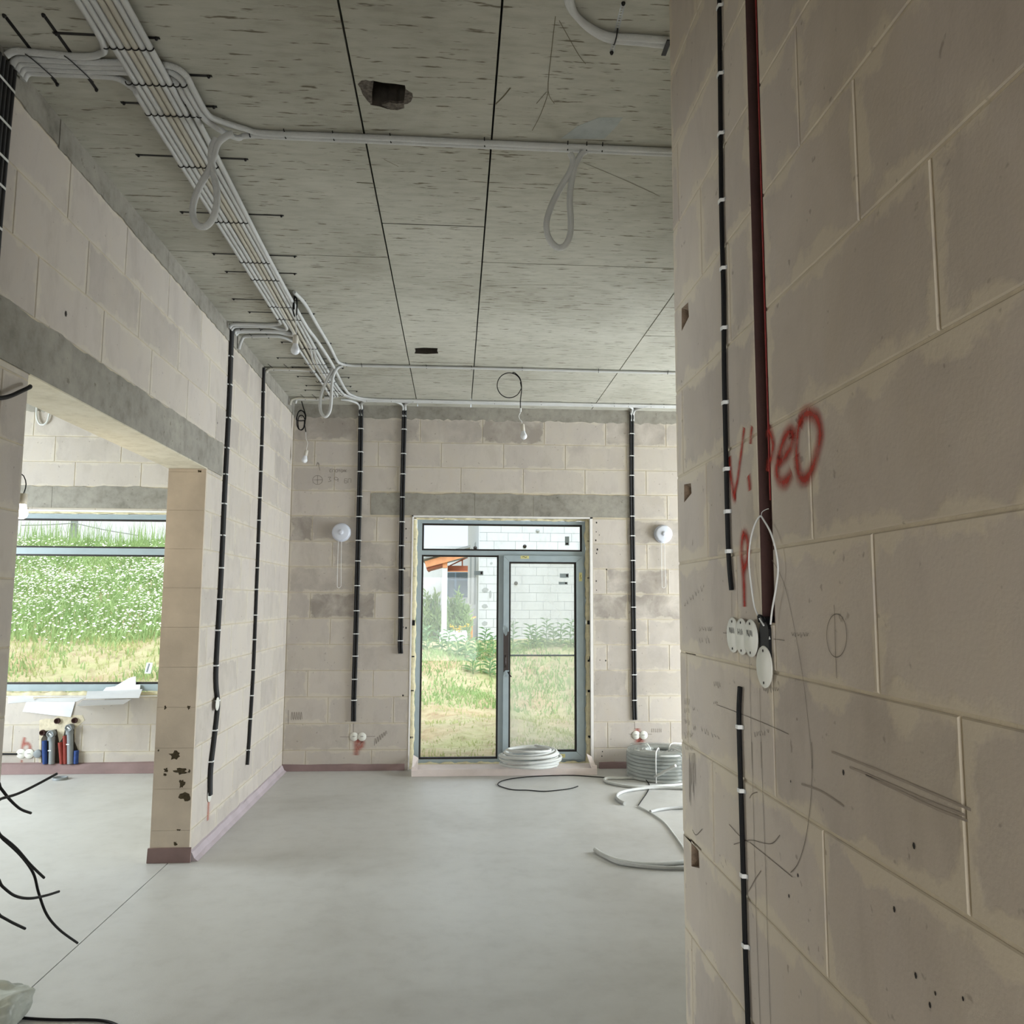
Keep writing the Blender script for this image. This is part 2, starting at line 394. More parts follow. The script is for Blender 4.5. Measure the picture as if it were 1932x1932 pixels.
block_wall(wall_back, lambda u, z: (u, B, z), 0, -4.95, L-TH, ZS, [(WX0, WX1, WZ0, WZ1), (-5.2, -2.05, 2.49, 2.70)], 'block', shift=.2)
def rough_slab(name, par, x0, x1, z0, z1, amp, proud=.003, mat='lintel', axis='x', base=B, seed=0, sgn=-1, lowamp=0, depth=.1):
    """concrete band with an uneven mortar-smeared upper edge; x runs along the wall"""
    rr = random.Random(seed); n = max(2, int((x1-x0)/.04)); m = MB(); top = []; val = 0; low = []
    for i in range(n+1):
        val = .7*val + rr.uniform(-amp, amp); top.append(z1+val); low.append(z0+rr.uniform(-lowamp, lowamp))
    f0 = base + sgn*proud; f1 = base - sgn*depth
    P = (lambda u, d, z: (u, d, z)) if axis == 'x' else (lambda u, d, z: (d, u, z))
    v = []; f = []
    for i in range(n+1):
        u = x0+(x1-x0)*i/n; v += [P(u, f0, low[i]), P(u, f0, top[i]), P(u, f1, top[i]), P(u, f1, low[i])]
    for i in range(n):
        a, b = 4*i, 4*i+4
        q = [(a, a+1, b+1, b), (a+1, a+2, b+2, b+1), (a+2, a+3, b+3, b+2), (a+3, a, b, b+3)]
        f += [t[::-1] for t in q] if (axis == 'x') == (sgn < 0) else q
    f += [(0, 3, 2, 1), (4*n, 4*n+1, 4*n+2, 4*n+3)] if (axis == 'x') == (sgn < 0) else [(0, 1, 2, 3), (4*n, 4*n+3, 4*n+2, 4*n+1)]
    m._add(v, f); return m.build(name, mat, par)
xs = [LX0, onY(895.5, 950, B).x, onY(1006, 950, B).x, LX1]
for i in range(3): rough_slab('lintel_panel', wall_back, xs[i]+.0015, xs[i+1]-.0015, 2.457, 2.675, .007, seed=i+1)
xs = [-5.2, -4.15, -3.9, -2.05]
for i in range(3): rough_slab('lintel_panel', wall_back, xs[i]+.0015, xs[i+1]-.0015, 2.49, 2.70, .009, seed=i+11)
rough_slab('ring_beam', wall_back, L, EX, 3.425, H, .0, .004, seed=31, lowamp=.012)
rough_slab('ring_beam', wall_back, -4.95, L-TH, 3.43, H, .0, .004, seed=32, lowamp=.012)

# left wall with the wide opening
OY0, OY1, OZ = 3.18, 5.44, 2.468
mb = MB()
for (a, b, c, d) in subtract([(SY, B, 0, H)], (OY0, OY1, -1, OZ)): mb.box(L-TH, L-REC, a, b, c, d)
wall_left = structure(mb.build('wall_left', 'mortar'))
block_wall(wall_left, lambda u, z: (L, u, z), math.pi/2, 1.9, B, ZS, [(OY0, OY1, -1, OZ), (2.2, 5.775, OZ, 2.69)], 'block', shift=.1, length=.6)
rough_slab('lintel', wall_left, 2.2, 5.775, OZ, 2.69, .006, seed=5, axis='y', base=L, sgn=1, depth=.03)
m = MB(); m.box(L-TH-.002, L+.0028, OY0, OY1, OZ-.006, OZ+.001); m.build('lintel_soffit', 'soffit', wall_left)
bk = onX(113, 224, L).y
for i, (a, b) in enumerate(((1.9, bk-.004), (bk+.004, 4.55), (4.553, B))):
    rough_slab('ring_beam', wall_left, a, b, 3.44, H, 0, .004, seed=41+i, axis='y', base=L, sgn=1, lowamp=.008)
# the sawn end of the wall beside the opening, one face per course
zz = [0]+[z for z in ZS if .05 < z < OZ-.02]+[OZ-.006]
for a, b in zip(zz[:-1], zz[1:]):
    m = MB(); m.box(L-TH, L-.001, OY1-.012, OY1+.004, a+.0006, b-.0006); m.build('block_end', 'block_end', wall_left)
# chipped hollows in that end
rr = random.Random(3)
def blob(mb_, c, nrm_axis, rx, rz, dep, n=15, jag=.45):
    ring = []; 
    for k in range(n):
        a = 2*math.pi*k/n; q = 1+rr.uniform(-jag, jag); ring.append((math.cos(a)*rx*q, math.sin(a)*rz*q))
    cx, cy, cz = c
    if nrm_axis == 'y': P = [(cx+u, cy, cz+v) for u, v in ring]; D = [(cx+u*.6, cy+dep, cz+v*.6) for u, v in ring]
    elif nrm_axis == 'x': P = [(cx, cy+u, cz+v) for u, v in ring]; D = [(cx+dep, cy+u*.6, cz+v*.6) for u, v in ring]
    else: P = [(cx+u, cy+v, cz) for u, v in ring]; D = [(cx+u*.6, cy+v*.6, cz+dep) for u, v in ring]
    mb_._add(P+D, [(i, (i+1) % n, n+(i+1) % n, n+i) for i in range(n)]+[tuple(range(n, 2*n)), ])
for (x, y, rx, rz) in [(330, 1424, 9, 7), (340, 1455, 11, 5), (343, 1479, 5, 6), (350, 1503, 9, 6), (313, 1453, 3, 4), (312, 1462, 3, 2.5), (331, 1592, 3, 3), (337, 1566, 4, 1.3), (357, 1455, 2, 3), (299, 1416, 1.5, 2), (312, 1335, 2, 3.5), (356, 1335, 2.6, 3.5), (377, 889, 3, 2)]:
    p = onY(x, y, OY1-.0125); s = OY1/F; m = MB(); blob(m, (p.x, OY1-.0128, p.z), 'y', rx*s, rz*s, -.002)
    m.build('chipped_hollow', plain('chip_soil', '#4a4130', .95, var=.35, scale=90, bmp=.6) if 'chip_soil' not in bpy.data.materials else bpy.data.materials['chip_soil'], wall_left)

# right wall close to the camera, with a vertical chase
RY1 = 2.349; CY0, CY1, CZ = 1.635, 1.702, 1.575
ZR = courses(3.477, 0)
pk = []
for (x, y) in ((1292, 600), (1297, 932), (1301, 1262), (1311, 1622)):
    p = onX(x, y, R); pk.append((-p.y, p.z, .075, .06 if y != 932 else .045, .022))
mb = MB(); rs = subtract([(SY, RY1, 0, H)], (CY0, CY1, CZ, H))
for (pu, pz_, pw, ph_, pd) in pk: rs = subtract(rs, (-pu-pw/2-.012, -pu+pw/2+.012, pz_-ph_/2-.012, pz_+ph_/2+.012)); mb.box(R+.031, R+TH, -pu-pw/2-.012, -pu+pw/2+.012, pz_-ph_/2-.012, pz_+ph_/2+.012)
for (a, b, c, d) in rs: mb.box(R+REC, R+TH, a, b, c, d)
mb.box(R+.045, R+TH, CY0, CY1, CZ, H)
wall_right = structure(mb.build('wall_right', 'mortar'))
block_wall(wall_right, lambda u, z: (R, -u, z), -math.pi/2, -RY1, .65, ZR, [(-CY1, -CY0, CZ, 4)], 'block_near', shift=.13, pockets=pk)
m = MB(); m.box(R+.001, R+.046, CY1-.001, CY1+.001, CZ, H); m.box(R+.044, R+.046, CY0, CY1, CZ, H); m.box(R+.001, R+.046, CY0-.001, CY0+.001, CZ, H)
m.box(R+.004, R+.046, CY0, CY1, CZ-.002, CZ+.001); m.build('chase_lining', 'chase', wall_right)
# ragged red foam along the near edge of the chase
rf = random.Random(9); m = MB(); z = CZ+.25; prev = None; v = []; f = []
pts = []
while z < H-.01: pts.append((z, abs(rf.gauss(0, .0016))+(.007*rf.random() if rf.random() < .07 else 0))); z += .006
for (z, e) in pts: v += [(R-.0016, CY0+.003, z), (R-.0016-e*.3, CY0-.001-e, z), (R+.02, CY0+.002, z)]
for i in range(len(pts)-1):
    a, b = 3*i, 3*i+3; f += [(a, a+1, b+1, b), (a+2, a, b, b+2)]
m._add(v, f); m.build('red_foam_edge', 'redfoam', wall_right)

# outer walls out of view, with openings assumed for the added fill lamps
def outer_wall(name, boxes): 
    m = MB()
    for b in boxes: m.box(*b)
    return structure(m.build(name, 'mortar'))
outer_wall('wall_east', [(EX, EX+.3, SY-.3, 5.55, 0, H), (EX, EX+.3, 7.65, B+TB, 0, H), (EX, EX+.3, 5.55, 7.65, 0, .12), (EX, EX+.3, 5.55, 7.65, 2.4, H)])
outer_wall('wall_west', [(WXX-.3, WXX, SY-.3, 5.1, 0, H), (WXX-.3, WXX, 7.2, B+TB, 0, H), (WXX-.3, WXX, 5.1, 7.2, 0, .65), (WXX-.3, WXX, 5.1, 7.2, 2.6, H)])
outer_wall('wall_south', [(WXX-.3, -1.4, SY-.3, SY, 0, H), (.6, EX+.3, SY-.3, SY, 0, H), (-1.4, .6, SY-.3, SY, 2.6, H)])

# unseen walls added to shape the light: a partition, a nib, a doorway wall
outer_wall('light_block_partition', [(R+TH, EX, RY1-TH, RY1-.002, 0, H)])
outer_wall('light_block_nib', [(3.1, EX, 5.3, 5.5, 0, H)])  # added out of view to keep the east lamp off near surfaces
outer_wall('light_block_hall', [(L, -1.25, -.95, -.75, 0, H), (.5, R, -.95, -.75, 0, H), (-1.25, .5, -.95, -.75, 2.1, H)])  # added behind the camera to keep the south lamp off the near ceiling
# ---------------------------------------------------------------- floor with the sawn joint
m = MB(); m.box(-1.748, EX+.3, SY-.3, B+.04, -.05, 0); floor = structure(m.build('floor', 'floor'))
m = MB(); m.box(WXX-.3, -1.754, SY-.3, B+.04, -.05, 0); floor2 = structure(m.build('floor', 'floor'))
m = MB(); m.box(WXX-.3, EX+.3, SY-.3, B+.3, -.16, -.051); m.build('subfloor', 'joint', floor)

# ---------------------------------------------------------------- ceiling: formwork panels with recessed joints
m = MB(); m.box(WXX-.3, EX+.3, SY-.3, B+TB, H+.19, H+.35); ceiling = structure(m.build('ceiling', 'slab'))
X1, X2, X3 = -.4064, .1278, 1.3545
hA = [(x, y) for x, y in ((703, 152), (722, 156), (745, 158), (764, 161), (767, 176), (768, 193), (754, 196), (748, 204), (732, 206), (716, 201), (699, 198), (699, 175))]
holeA = [onZ(x, y, H).xy for x, y in hA]
hB = [onZ(x, y, H).xy for x, y in ((782, 657), (800, 656), (826, 657), (825, 662), (827, 667), (805, 668), (782, 667), (784, 662))]
def panel(x0, x1, y0, y1, hole=None, g=.004, parent=ceiling, chip=None):
    bm = bmesh.new(); x0 += g; x1 -= g; y0 += g; y1 -= g; zt = H+.19
    if not hole:
        bmesh.ops.create_cube(bm, size=1)
        for v in bm.verts: v.co = ((x0+x1)/2+v.co.x*(x1-x0), (y0+y1)/2+v.co.y*(y1-y0), H+.096+v.co.z*.192)
    else:
        def loop(pts, z):
            vs = [bm.verts.new((p[0], p[1], z)) for p in pts]; return vs, [bm.edges.new((vs[i], vs[(i+1) % len(vs)])) for i in range(len(vs))]
        ov, oe = loop([(x0, y0), (x1, y0), (x1, y1), (x0, y1)], H); iv, ie = loop(hole, H)
        bmesh.ops.triangle_fill(bm, edges=oe+ie, use_beauty=True)
        c = sum((Vector(p) for p in hole), Vector((0, 0)))/len(hole)
        tv = [bm.verts.new((c.x+(p[0]-c.x)*.93, c.y+(p[1]-c.y)*.93, zt-.05)) for p in hole]
        for i in range(len(iv)): bm.faces.new((iv[i], iv[(i+1) % len(iv)], tv[(i+1) % len(iv)], tv[i]))
        bm.faces.new(tv)
        uo = [bm.verts.new((v.co.x, v.co.y, zt)) for v in ov]
        for i in range(4): bm.faces.new((ov[i], ov[(i+1) % 4], uo[(i+1) % 4], uo[i]))
        bm.faces.new(uo)
        bmesh.ops.recalc_face_normals(bm, faces=bm.faces[:])
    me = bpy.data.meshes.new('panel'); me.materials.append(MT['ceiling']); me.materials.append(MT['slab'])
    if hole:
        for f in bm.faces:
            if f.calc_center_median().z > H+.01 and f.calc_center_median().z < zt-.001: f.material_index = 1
    bm.to_mesh(me); bm.free(); o = bpy.data.objects.new('formwork_panel', me); link(o, parent); return o
def column(x0, x1, ys, holes=()):
    for a, b in zip(ys[:-1], ys[1:]):
        h = None
        for hh in holes:
            cx = sum(p[0] for p in hh)/len(hh); cy = sum(p[1] for p in hh)/len(hh)
            if x0 < cx < x1 and a < cy < b: h = hh
        panel(x0, x1, a, b, h)
END = B+.02
column(L-TH+.002, X1, [SY, -.45, 2.05, 4.552, 7.05, END])
column(X1, X2, [SY, 1.62, 4.12, 6.62, END], (holeA, hB))
column(X2, X3, [SY, -.43, 2.07, 4.573, 7.073, END])
column(X3, X3+1.25, [SY, .8, 3.3, 5.8, END]); column(X3+1.25, EX+.02, [SY, .3, 2.8, 5.3, END])
column(WXX-.02, -4.4, [SY, 0, 2.5, 5, END]); column(-4.4, -3.13, [SY, .7, 3.2, 5.7, END]); column(-3.13, L-TH, [SY, .2, 2.7, 5.2, END])
# broken rim beside the big ceiling hole
for pts in ([(675, 159), (682, 152), (690, 151), (697, 153), (705, 153), (702, 175), (702, 199), (693, 190), (684, 178), (680, 167)], [(765, 168), (771, 172), (778, 176), (779, 183), (775, 192), (769, 196), (762, 197)], [(720, 198), (735, 193), (748, 196), (762, 194), (763, 204), (750, 208), (736, 207)]):
    q = [onZ(x, y, H-.0005) for x, y in pts]; m2 = MB(); m2.prism(q, (0, 0, .01)); m2.build('broken_rim', 'rubble', ceiling)
# pencilled and scratched lines on the ceiling
def ribbons(name, par, pls, wd, mat, conv, nrm, off=.0012, sub=4):
    m = MB()
    for pl in pls: m.ribbon([conv(x, y) for x, y in pl], wd, nrm, sub if len(pl) > 2 else 1, off)
    return m.build(name, mat, par)
cz_ = lambda x, y: onZ(x, y, H)
MT['scratch'] = plain('scratch', '#6a6350', .9)
ribbons('scratches', ceiling, [[(935, 196), (950, 181), (963, 165)], [(673, 344), (690, 345), (705, 346)]], .006, 'scratch', cz_, (0, 0, -1))
ribbons('pencil_lines', ceiling, [[(1100, 306), (1180, 340), (1245, 370)], [(1048, 30), (1040, 100), (1034, 170), (1046, 195)], [(1055, 38), (1090, 100), (1105, 120)], [(1012, 195), (1034, 172), (1020, 215), (1004, 246)], [(915, 540), (1000, 537), (1100, 538)], [(724, 300), (752, 314)]], .0025, 'scratch', cz_, (0, 0, -1))
MT['trowel'] = concrete('trowel_patch', '#a9aeac', '#9aa09f', '#b5bab8', (1, 1, 1), .1)
q = [onZ(x, y, H-.0008) for x, y in ((1058, 262), (1090, 238), (1130, 222), (1175, 222), (1162, 240), (1140, 262))]; m = MB(); m.prism(q, (0, 0, .004)); m.build('trowelled_patch', 'trowel', ceiling)

# ---------------------------------------------------------------- membranes along the wall feet
def baseboard(name, prof, a, b, axis, mat='membrane', seed=0):
    rr = random.Random(seed); n = max(2, int(abs(b-a)/.12)); v = []; f = []; k = len(prof)
    for i in range(n+1):
        u = a+(b-a)*i/n
        for (d, z) in prof:
            j = rr.uniform(-.004, .004) if z > .002 else 0
            v.append((u, d, max(0, z+j)) if axis == 'x' else (d, u, max(0, z+j)))
    for i in range(n):
        for q in range(k-1): f.append((i*k+q, i*k+q+1, (i+1)*k+q+1, (i+1)*k+q))
    f += [tuple(range(k)), tuple(range(n*k+k-1, n*k-1, -1))]
    m = MB(); m._add(v, f, None, False); o = m.build(name, mat); bm = bmesh.new(); bm.from_mesh(o.data); bmesh.ops.recalc_face_normals(bm, faces=bm.faces[:]); bm.to_mesh(o.data); bm.free()
    return structure(o)
baseboard('baseboard_back', [(B+.0, .001), (B-.03, .001), (B-.022, .03), (B-.012, .055), (B, .06)], L, DX0-.03, 'x', seed=1)
baseboard('baseboard_back', [(B+.0, .001), (B-.03, .001), (B-.022, .03), (B-.012, .055), (B, .06)], DX1+.05, EX, 'x', seed=2)
baseboard('baseboard_back', [(B+.0, .001), (B-.06, .001), (B-.05, .04), (B-.03, .085), (B, .095)], -4.95, L-TH, 'x', seed=3)
baseboard('baseboard_left', [(L, .001), (L+.05, .001), (L+.028, .02), (L+.012, .055), (L, .062)], OY1+.0, B-.03, 'y', 'membrane_pale', seed=4)
baseboard('baseboard_left', [(OY1-.012, .001), (OY1-.03, .001), (OY1-.026, .04), (OY1-.02, .082), (OY1-.012, .085)], L-TH-.01, L+.012, 'x', seed=5)

# ---------------------------------------------------------------- door and window
def crop7(x, y): return (740+x*560/1932, 960+y*560/1932)
def dxz(x, y, Y): p = onY(*crop7(x, y), Y); return p.x, p.z
def member(par, name, o, i, side, y0, y1, mat, gap=.0007, both=None):
    """one mitred bar of a rectangular frame; o, i = outer and inner (x0,x1,z0,z1)"""
    x0, x1, z0, z1 = o; a0, a1, c0, c1 = i; g = gap
    q = {'l': [(x0, z0+g), (a0, c0+g), (a0, c1-g), (x0, z1-g)], 'r': [(x1, z0+g), (x1, z1-g), (a1, c1-g), (a1, c0+g)],
         't': [(x0+g, z1), (a0+g, c1), (a1-g, c1), (x1-g, z1)], 'b': [(x0+g, z0), (x1-g, z0), (a1-g, c0), (a0+g, c0)]}[side]
    m = MB(); m.prism([(x, y0, z) for x, z in q], (0, y1-y0, 0)); return m.build(name, mat, par)
FY = 8.255
fo = (-.392, 1.300, .045, 2.420)
door = structure(bpy.data.objects.new('door_1', None)); link(door)
tag(door, 'grey-framed glazed terrace door with a fixed light, one sash and a transom')
fi = (dxz(186, 700, FY)[0], dxz(1238, 700, FY)[0], dxz(700, 1628, FY)[1], dxz(700, 99, FY)[1])
for s, nme in (('l', 'frame_stile'), ('r', 'frame_stile'), ('t', 'frame_head'), ('b', 'frame_sill')): member(door, nme, fo, fi, s, FY, FY+.07, 'film')
zt0, zt1 = dxz(700, 303, FY)[1], dxz(700, 274, FY)[1]
m = MB(); m.box(fi[0]+.0005, fi[1]-.0005, FY+.002, FY+.068, zt0, zt1); m.build('transom_bar', 'film', door)
mx0, mx1 = dxz(690, 900, FY)[0], dxz(723, 900, FY)[0]
m = MB(); m.box(mx0, mx1, FY+.002, FY+.068, fi[2]+.0005, zt0-.0005); m.build('mullion', 'film', door)
def glazing(par, x0, x1, z0, z1, y, mat='glass', bead=.017):
    i = (x0+bead, x1-bead, z0+bead, z1-bead)
    for s in 'lrtb': member(par, 'glazing_bead', (x0, x1, z0, z1), i, s, y+.012, y+.05, 'gasket', 0)
    m = MB(); m.box(i[0]-.004, i[1]+.004, y+.03, y+.034, i[2]-.004, i[3]+.004); return m.build('pane', mat, par)
glazing(door, fi[0], fi[1], zt1, fi[3], FY)
glazing(door, fi[0], mx0, fi[2], zt0, FY)
SYY = FY-.022
so_ = (dxz(723, 900, SYY)[0], dxz(1246, 900, SYY)[0], dxz(900, 1632, SYY)[1], dxz(900, 305, SYY)[1])
si_ = (dxz(759, 900, SYY)[0], dxz(1200, 900, SYY)[0], dxz(900, 1584, SYY)[1], dxz(900, 345, SYY)[1])
for s, nme in (('l', 'sash_stile'), ('r', 'sash_stile'), ('t', 'sash_rail'), ('b', 'sash_rail')): member(door, nme, so_, si_, s, SYY, FY+.06, 'film', .0012)
glazing(door, si_[0], si_[1], si_[2], si_[3], SYY+.004, 'hazy')
# stickers, peeled film, lock, handle
def sticker(name, par, cx, cy, w_, h_, y, mat, cr=crop7):
    p = onY(*cr(cx, cy), y); m = MB(); m.box(p.x-w_/2, p.x+w_/2, y, y+.001, p.z-h_/2, p.z+h_/2); o = m.build(name, mat, par); return o
for a in ((863, 315, .085, .03), (1098, 1608, .085, .035), (1226, 443, .03, .085)):
    st = sticker('sticker', door, a[0], a[1], a[2], a[3], SYY-.0013, 'sticker'); p = onY(*crop7(a[0], a[1]), SYY-.002)
    m = MB()
    if a[2] > a[3]: m.ribbon([(p.x-.025, SYY-.002, p.z), (p.x-.01, SYY-.002, p.z+.006), (p.x+.005, SYY-.002, p.z-.003), (p.x+.022, SYY-.002, p.z+.004)], .004, (0, -1, 0), 3)
    else: m.ribbon([(p.x, SYY-.002, p.z-.025), (p.x+.005, SYY-.002, p.z-.01), (p.x-.004, SYY-.002, p.z+.005), (p.x+.003, SYY-.002, p.z+.022)], .004, (0, -1, 0), 3)
    m.build('handwriting', 'ink', st)
for (x, y, w_, h_, yy) in ((1138, 209, .042, .09, FY+.0285), (1120, 435, .09, .042, SYY+.0325), (1113, 484, .09, .026, SYY+.0325), (563, 418, .09, .042, FY+.0285)):
    st = sticker('pane_label', door, x, y, w_, h_, yy, 'label'); p = onY(*crop7(x, y), yy-.001)
    m = MB(); q = max(w_, h_)*.18
    if w_ > h_: m.box(p.x+w_*.22, p.x+w_*.42, yy-.0012, yy-.0004, p.z-h_*.3, p.z+h_*.35)
    else: m.box(p.x-w_*.3, p.x+w_*.3, yy-.0012, yy-.0004, p.z-h_*.42, p.z-h_*.22)
    m.build('dark_mark', 'ink', st)
pz0, pz1 = dxz(740, 1062, SYY)[1], dxz(740, 800, SYY)[1]
m = MB(); m.box(so_[0]+.002, si_[0]-.001, SYY-.0016, SYY+.001, pz0, pz1); bare = m.build('bare_profile', 'brown', door)
hz0, hz1 = dxz(738, 1030, SYY)[1], dxz(738, 955, SYY)[1]; hx = dxz(737, 980, SYY)[0]
m = MB(); m.tube([(hx, SYY-.004, hz0), (hx, SYY-.022, hz0+.02), (hx, SYY-.024, (hz0+hz1)/2), (hx, SYY-.022, hz1-.015), (hx, SYY-.002, hz1)], .006, 8); m.build('handle', 'brown', door)
m = MB(); m.prism([(hx-.012, SYY-.0022, hz0-.02), (hx+.012, SYY-.0022, hz0-.02), (hx+.012, SYY-.0022, hz1+.02), (hx-.012, SYY-.0022, hz1+.02)], (0, -.003, 0)); m.build('lock_plate', 'brown', door)
def flap(pts, y):   # curled strip of peeled film
    m = MB(); q = [onY(*crop7(a, b), y) for a, b in pts]
    m.prism([(p.x, y-.006-.006*math.sin(i), p.z) for i, p in enumerate(q)], (0, -.0012, 0)); m.build('peeled_film', 'film', door)
flap([(722, 755), (748, 770), (752, 795), (747, 820), (738, 828), (728, 812), (721, 785)], SYY)
flap([(722, 1095), (728, 1060), (738, 1050), (762, 1052), (752, 1068), (745, 1078)], SYY)
q = [onY(*crop7(a, b), SYY-.02) for a, b in ((752, 1060), (760, 1075), (768, 1085), (776, 1094))]; m = MB(); m.tube(q, .006, 6); m.build('key', 'black', door)
# slim glazing bar across the sash
zb_ = dxz(900, 956, SYY)[1]
m = MB(); m.box(si_[0]+.016, si_[1]-.016, SYY+.04, SYY+.05, zb_-.008, zb_+.008); m.build('glazing_bar', 'pvc', door)
# foam round the frame and the white edge tape
def foam_bead(par, pts, w_, seed, mat='foam'):
    rr = random.Random(seed); P = []
    for a, b in zip(pts[:-1], pts[1:]):
        a, b = Vector(a), Vector(b); n = max(3, int((b-a).length/.06))
        P += [a.lerp(b, i/n)+Vector((rr.uniform(-.004, .004), rr.uniform(-.005, .005), rr.uniform(-.004, .004))) for i in range(n)]
    P.append(Vector(pts[-1])); ph = rr.random()*9
    m = MB(); m.tube(P, lambda t: w_*(1+.22*math.sin(t*61+ph)+.14*math.sin(t*147+ph)), 8, sub=3); return m.build('foam_bead', mat, par)
foam_bead(door, [(-.412, 8.25, .05), (-.412, 8.25, 2.42)], .022, 1)
foam_bead(door, [(1.318, 8.25, .05), (1.318, 8.25, 2.42)], .024, 2)
foam_bead(door, [(-.40, 8.262, 2.434), (1.31, 8.262, 2.434)], .014, 3)
foam_bead(door, [(-.37, 8.24, .034), (1.29, 8.24, .034)], .022, 4)
for (a, b, c, d) in ((DX0, DX0+.012, 0, DZ), (DX1-.026, DX1, 0, DZ), (DX0, DX1, DZ-.014, DZ)):
    m = MB(); m.box(a, b, B-.004, B+.07, c, d); m.build('edge_tape', 'tape', door)
rr = random.Random(5)
for sgn, xx in ((1, DX0+.03), (-1, DX1-.036)):
    for zz_ in (.28, .72, 1.05, 1.4, 1.83, 2.2):
        m = MB(); m.box(xx-.013, xx+.013, 8.222, 8.232, zz_+rr.uniform(-.03, .03), zz_+.012+rr.uniform(.03, .035)-.02); m.build('anchor', 'black', door)
# threshold insulation tray
tr = thing('threshold_board', 'pinkish-white insulation tray lying along the foot of the terrace door', 'board', (.45, 8.05, 0))
m = MB(); x0, x1 = onZ(776, 1466, .0).x, onZ(1128, 1464, 0).x
yb = 7.86
m.box(x0, x1, yb, 8.2, .001, .045); part(m, 'base', 'pinkboard', tr)
for a, b in ((x0, x0+.05), (x1-.05, x1)): m = MB(); m.prism([(a, yb, .046), (b, yb, .046), (b, 8.17, .10), (a, 8.17, .13)], (0, 0, .012)); m.box(a, b, yb+.01, yb+.03, .045, .085); part(m, 'end_lip', 'pinkboard', tr)
m = MB(); m.box(x0+.05, x1-.05, yb, yb+.02, .0455, .062); part(m, 'front_lip', 'pinkboard', tr)

# window of the neighbouring room
win = structure(bpy.data.objects.new('window_1', None)); link(win)
tag(win, 'wide grey-framed window with a transom light, looking on the flowery slope')
WY = 8.28
zt = onY(250, 971, WY).z; zb = onY(150, 1304, WY).z
wo_ = (WX0+.03, WX1-.03, zb, zt); wi_ = (wo_[0]+.05, wo_[1]-.05, onY(150, 1291, WY).z, onY(250, 980, WY).z)
for s, nme in (('l', 'frame_stile'), ('r', 'frame_stile'), ('t', 'frame_head'), ('b', 'frame_sill')): member(win, nme, wo_, wi_, s, WY, WY+.07, 'film')
wz0, wz1 = onY(170, 1046, WY).z, onY(170, 1034, WY).z
m = MB(); m.box(wi_[0]+.0005, wi_[1]-.0005, WY+.002, WY+.068, wz0, wz1); m.build('transom_bar', 'film', win)
glazing(win, wi_[0], wi_[1], wz1, wi_[3], WY); glazing(win, wi_[0], wi_[1], wi_[2], wz0, WY)
foam_bead(win, [(wo_[0], WY-.01, zb-.03), (wo_[1], WY-.01, zb-.03)], .026, 21)
foam_bead(win, [(wo_[0], WY+.01, zt+.018), (wo_[1], WY+.01, zt+.018)], .017, 22)
m = MB(); m.box(WX0, WX1, B-.004, B+.012, zt+.012, WZ1); m.build('edge_tape', 'tape', win)
m = MB(); m.box(WX0, WX1, B+.001, WY-.02, WZ0-.002, WZ0+.004); m.build('sill_bed', 'tape', win)
m = MB(); p = onY(279, 1260, WY+.03); m.prism([(p.x-.03, WY+.0285, p.z-.055), (p.x+.03, WY+.0285, p.z-.055), (p.x+.045, WY+.0285, p.z+.05), (p.x-.015, WY+.0285, p.z+.05)], (0, .001, 0)); s_ = m.build('pane_label', 'paper', win)
m = MB(); m.ribbon([(p.x-.008, WY+.027, p.z-.04), (p.x+.012, WY+.027, p.z+.04)], .012, (0, -1, 0), 1); m.build('print_stripe', 'label', s_)
p = onY(28, 1006, WY+.03); m = MB(); m.box(p.x-.03, p.x+.025, WY+.0285, WY+.0295, p.z-.045, p.z+.045); m.build('pane_label', 'label', win)

# ================================================================ conduits on the ceiling
ORD = ['first', 'second', 'third', 'fourth', 'fifth', 'sixth', 'seventh', 'eighth', 'ninth', 'tenth', 'eleventh', 'twelfth', 'thirteenth', 'fourteenth', 'fifteenth', 'sixteenth', 'seventeenth', 'eighteenth', 'nineteenth', 'twentieth']
RC = .0118; ZL = H-.038; ZU = H-.0125; PIT = .0245
def bx(i): return -1.229+PIT*i
def conduit(pts, label, mat='conduit', r=RC, group=None, name='conduit', sub=6, cat='conduit'):
    P = spline(pts, sub); top = max(p[2] for p in pts); low = min(p[2] for p in pts)
    for q in P: q.z = max(low, min(top, q.z))
    m = MB(); m.tube(P, r, 10, sub=1); o = m.build(name, mat, None, tuple(pts[0])); return tag(o, label, cat, group)
def straight(x, y0, y1, z, step=.5):
    n = max(1, int((y1-y0)/step)); return [(x+.0015*math.sin(9*x*100+i*2.1), y0+(y1-y0)*i/n, z) for i in range(n+1)]
G1 = 'ceiling conduits in the long bundle'
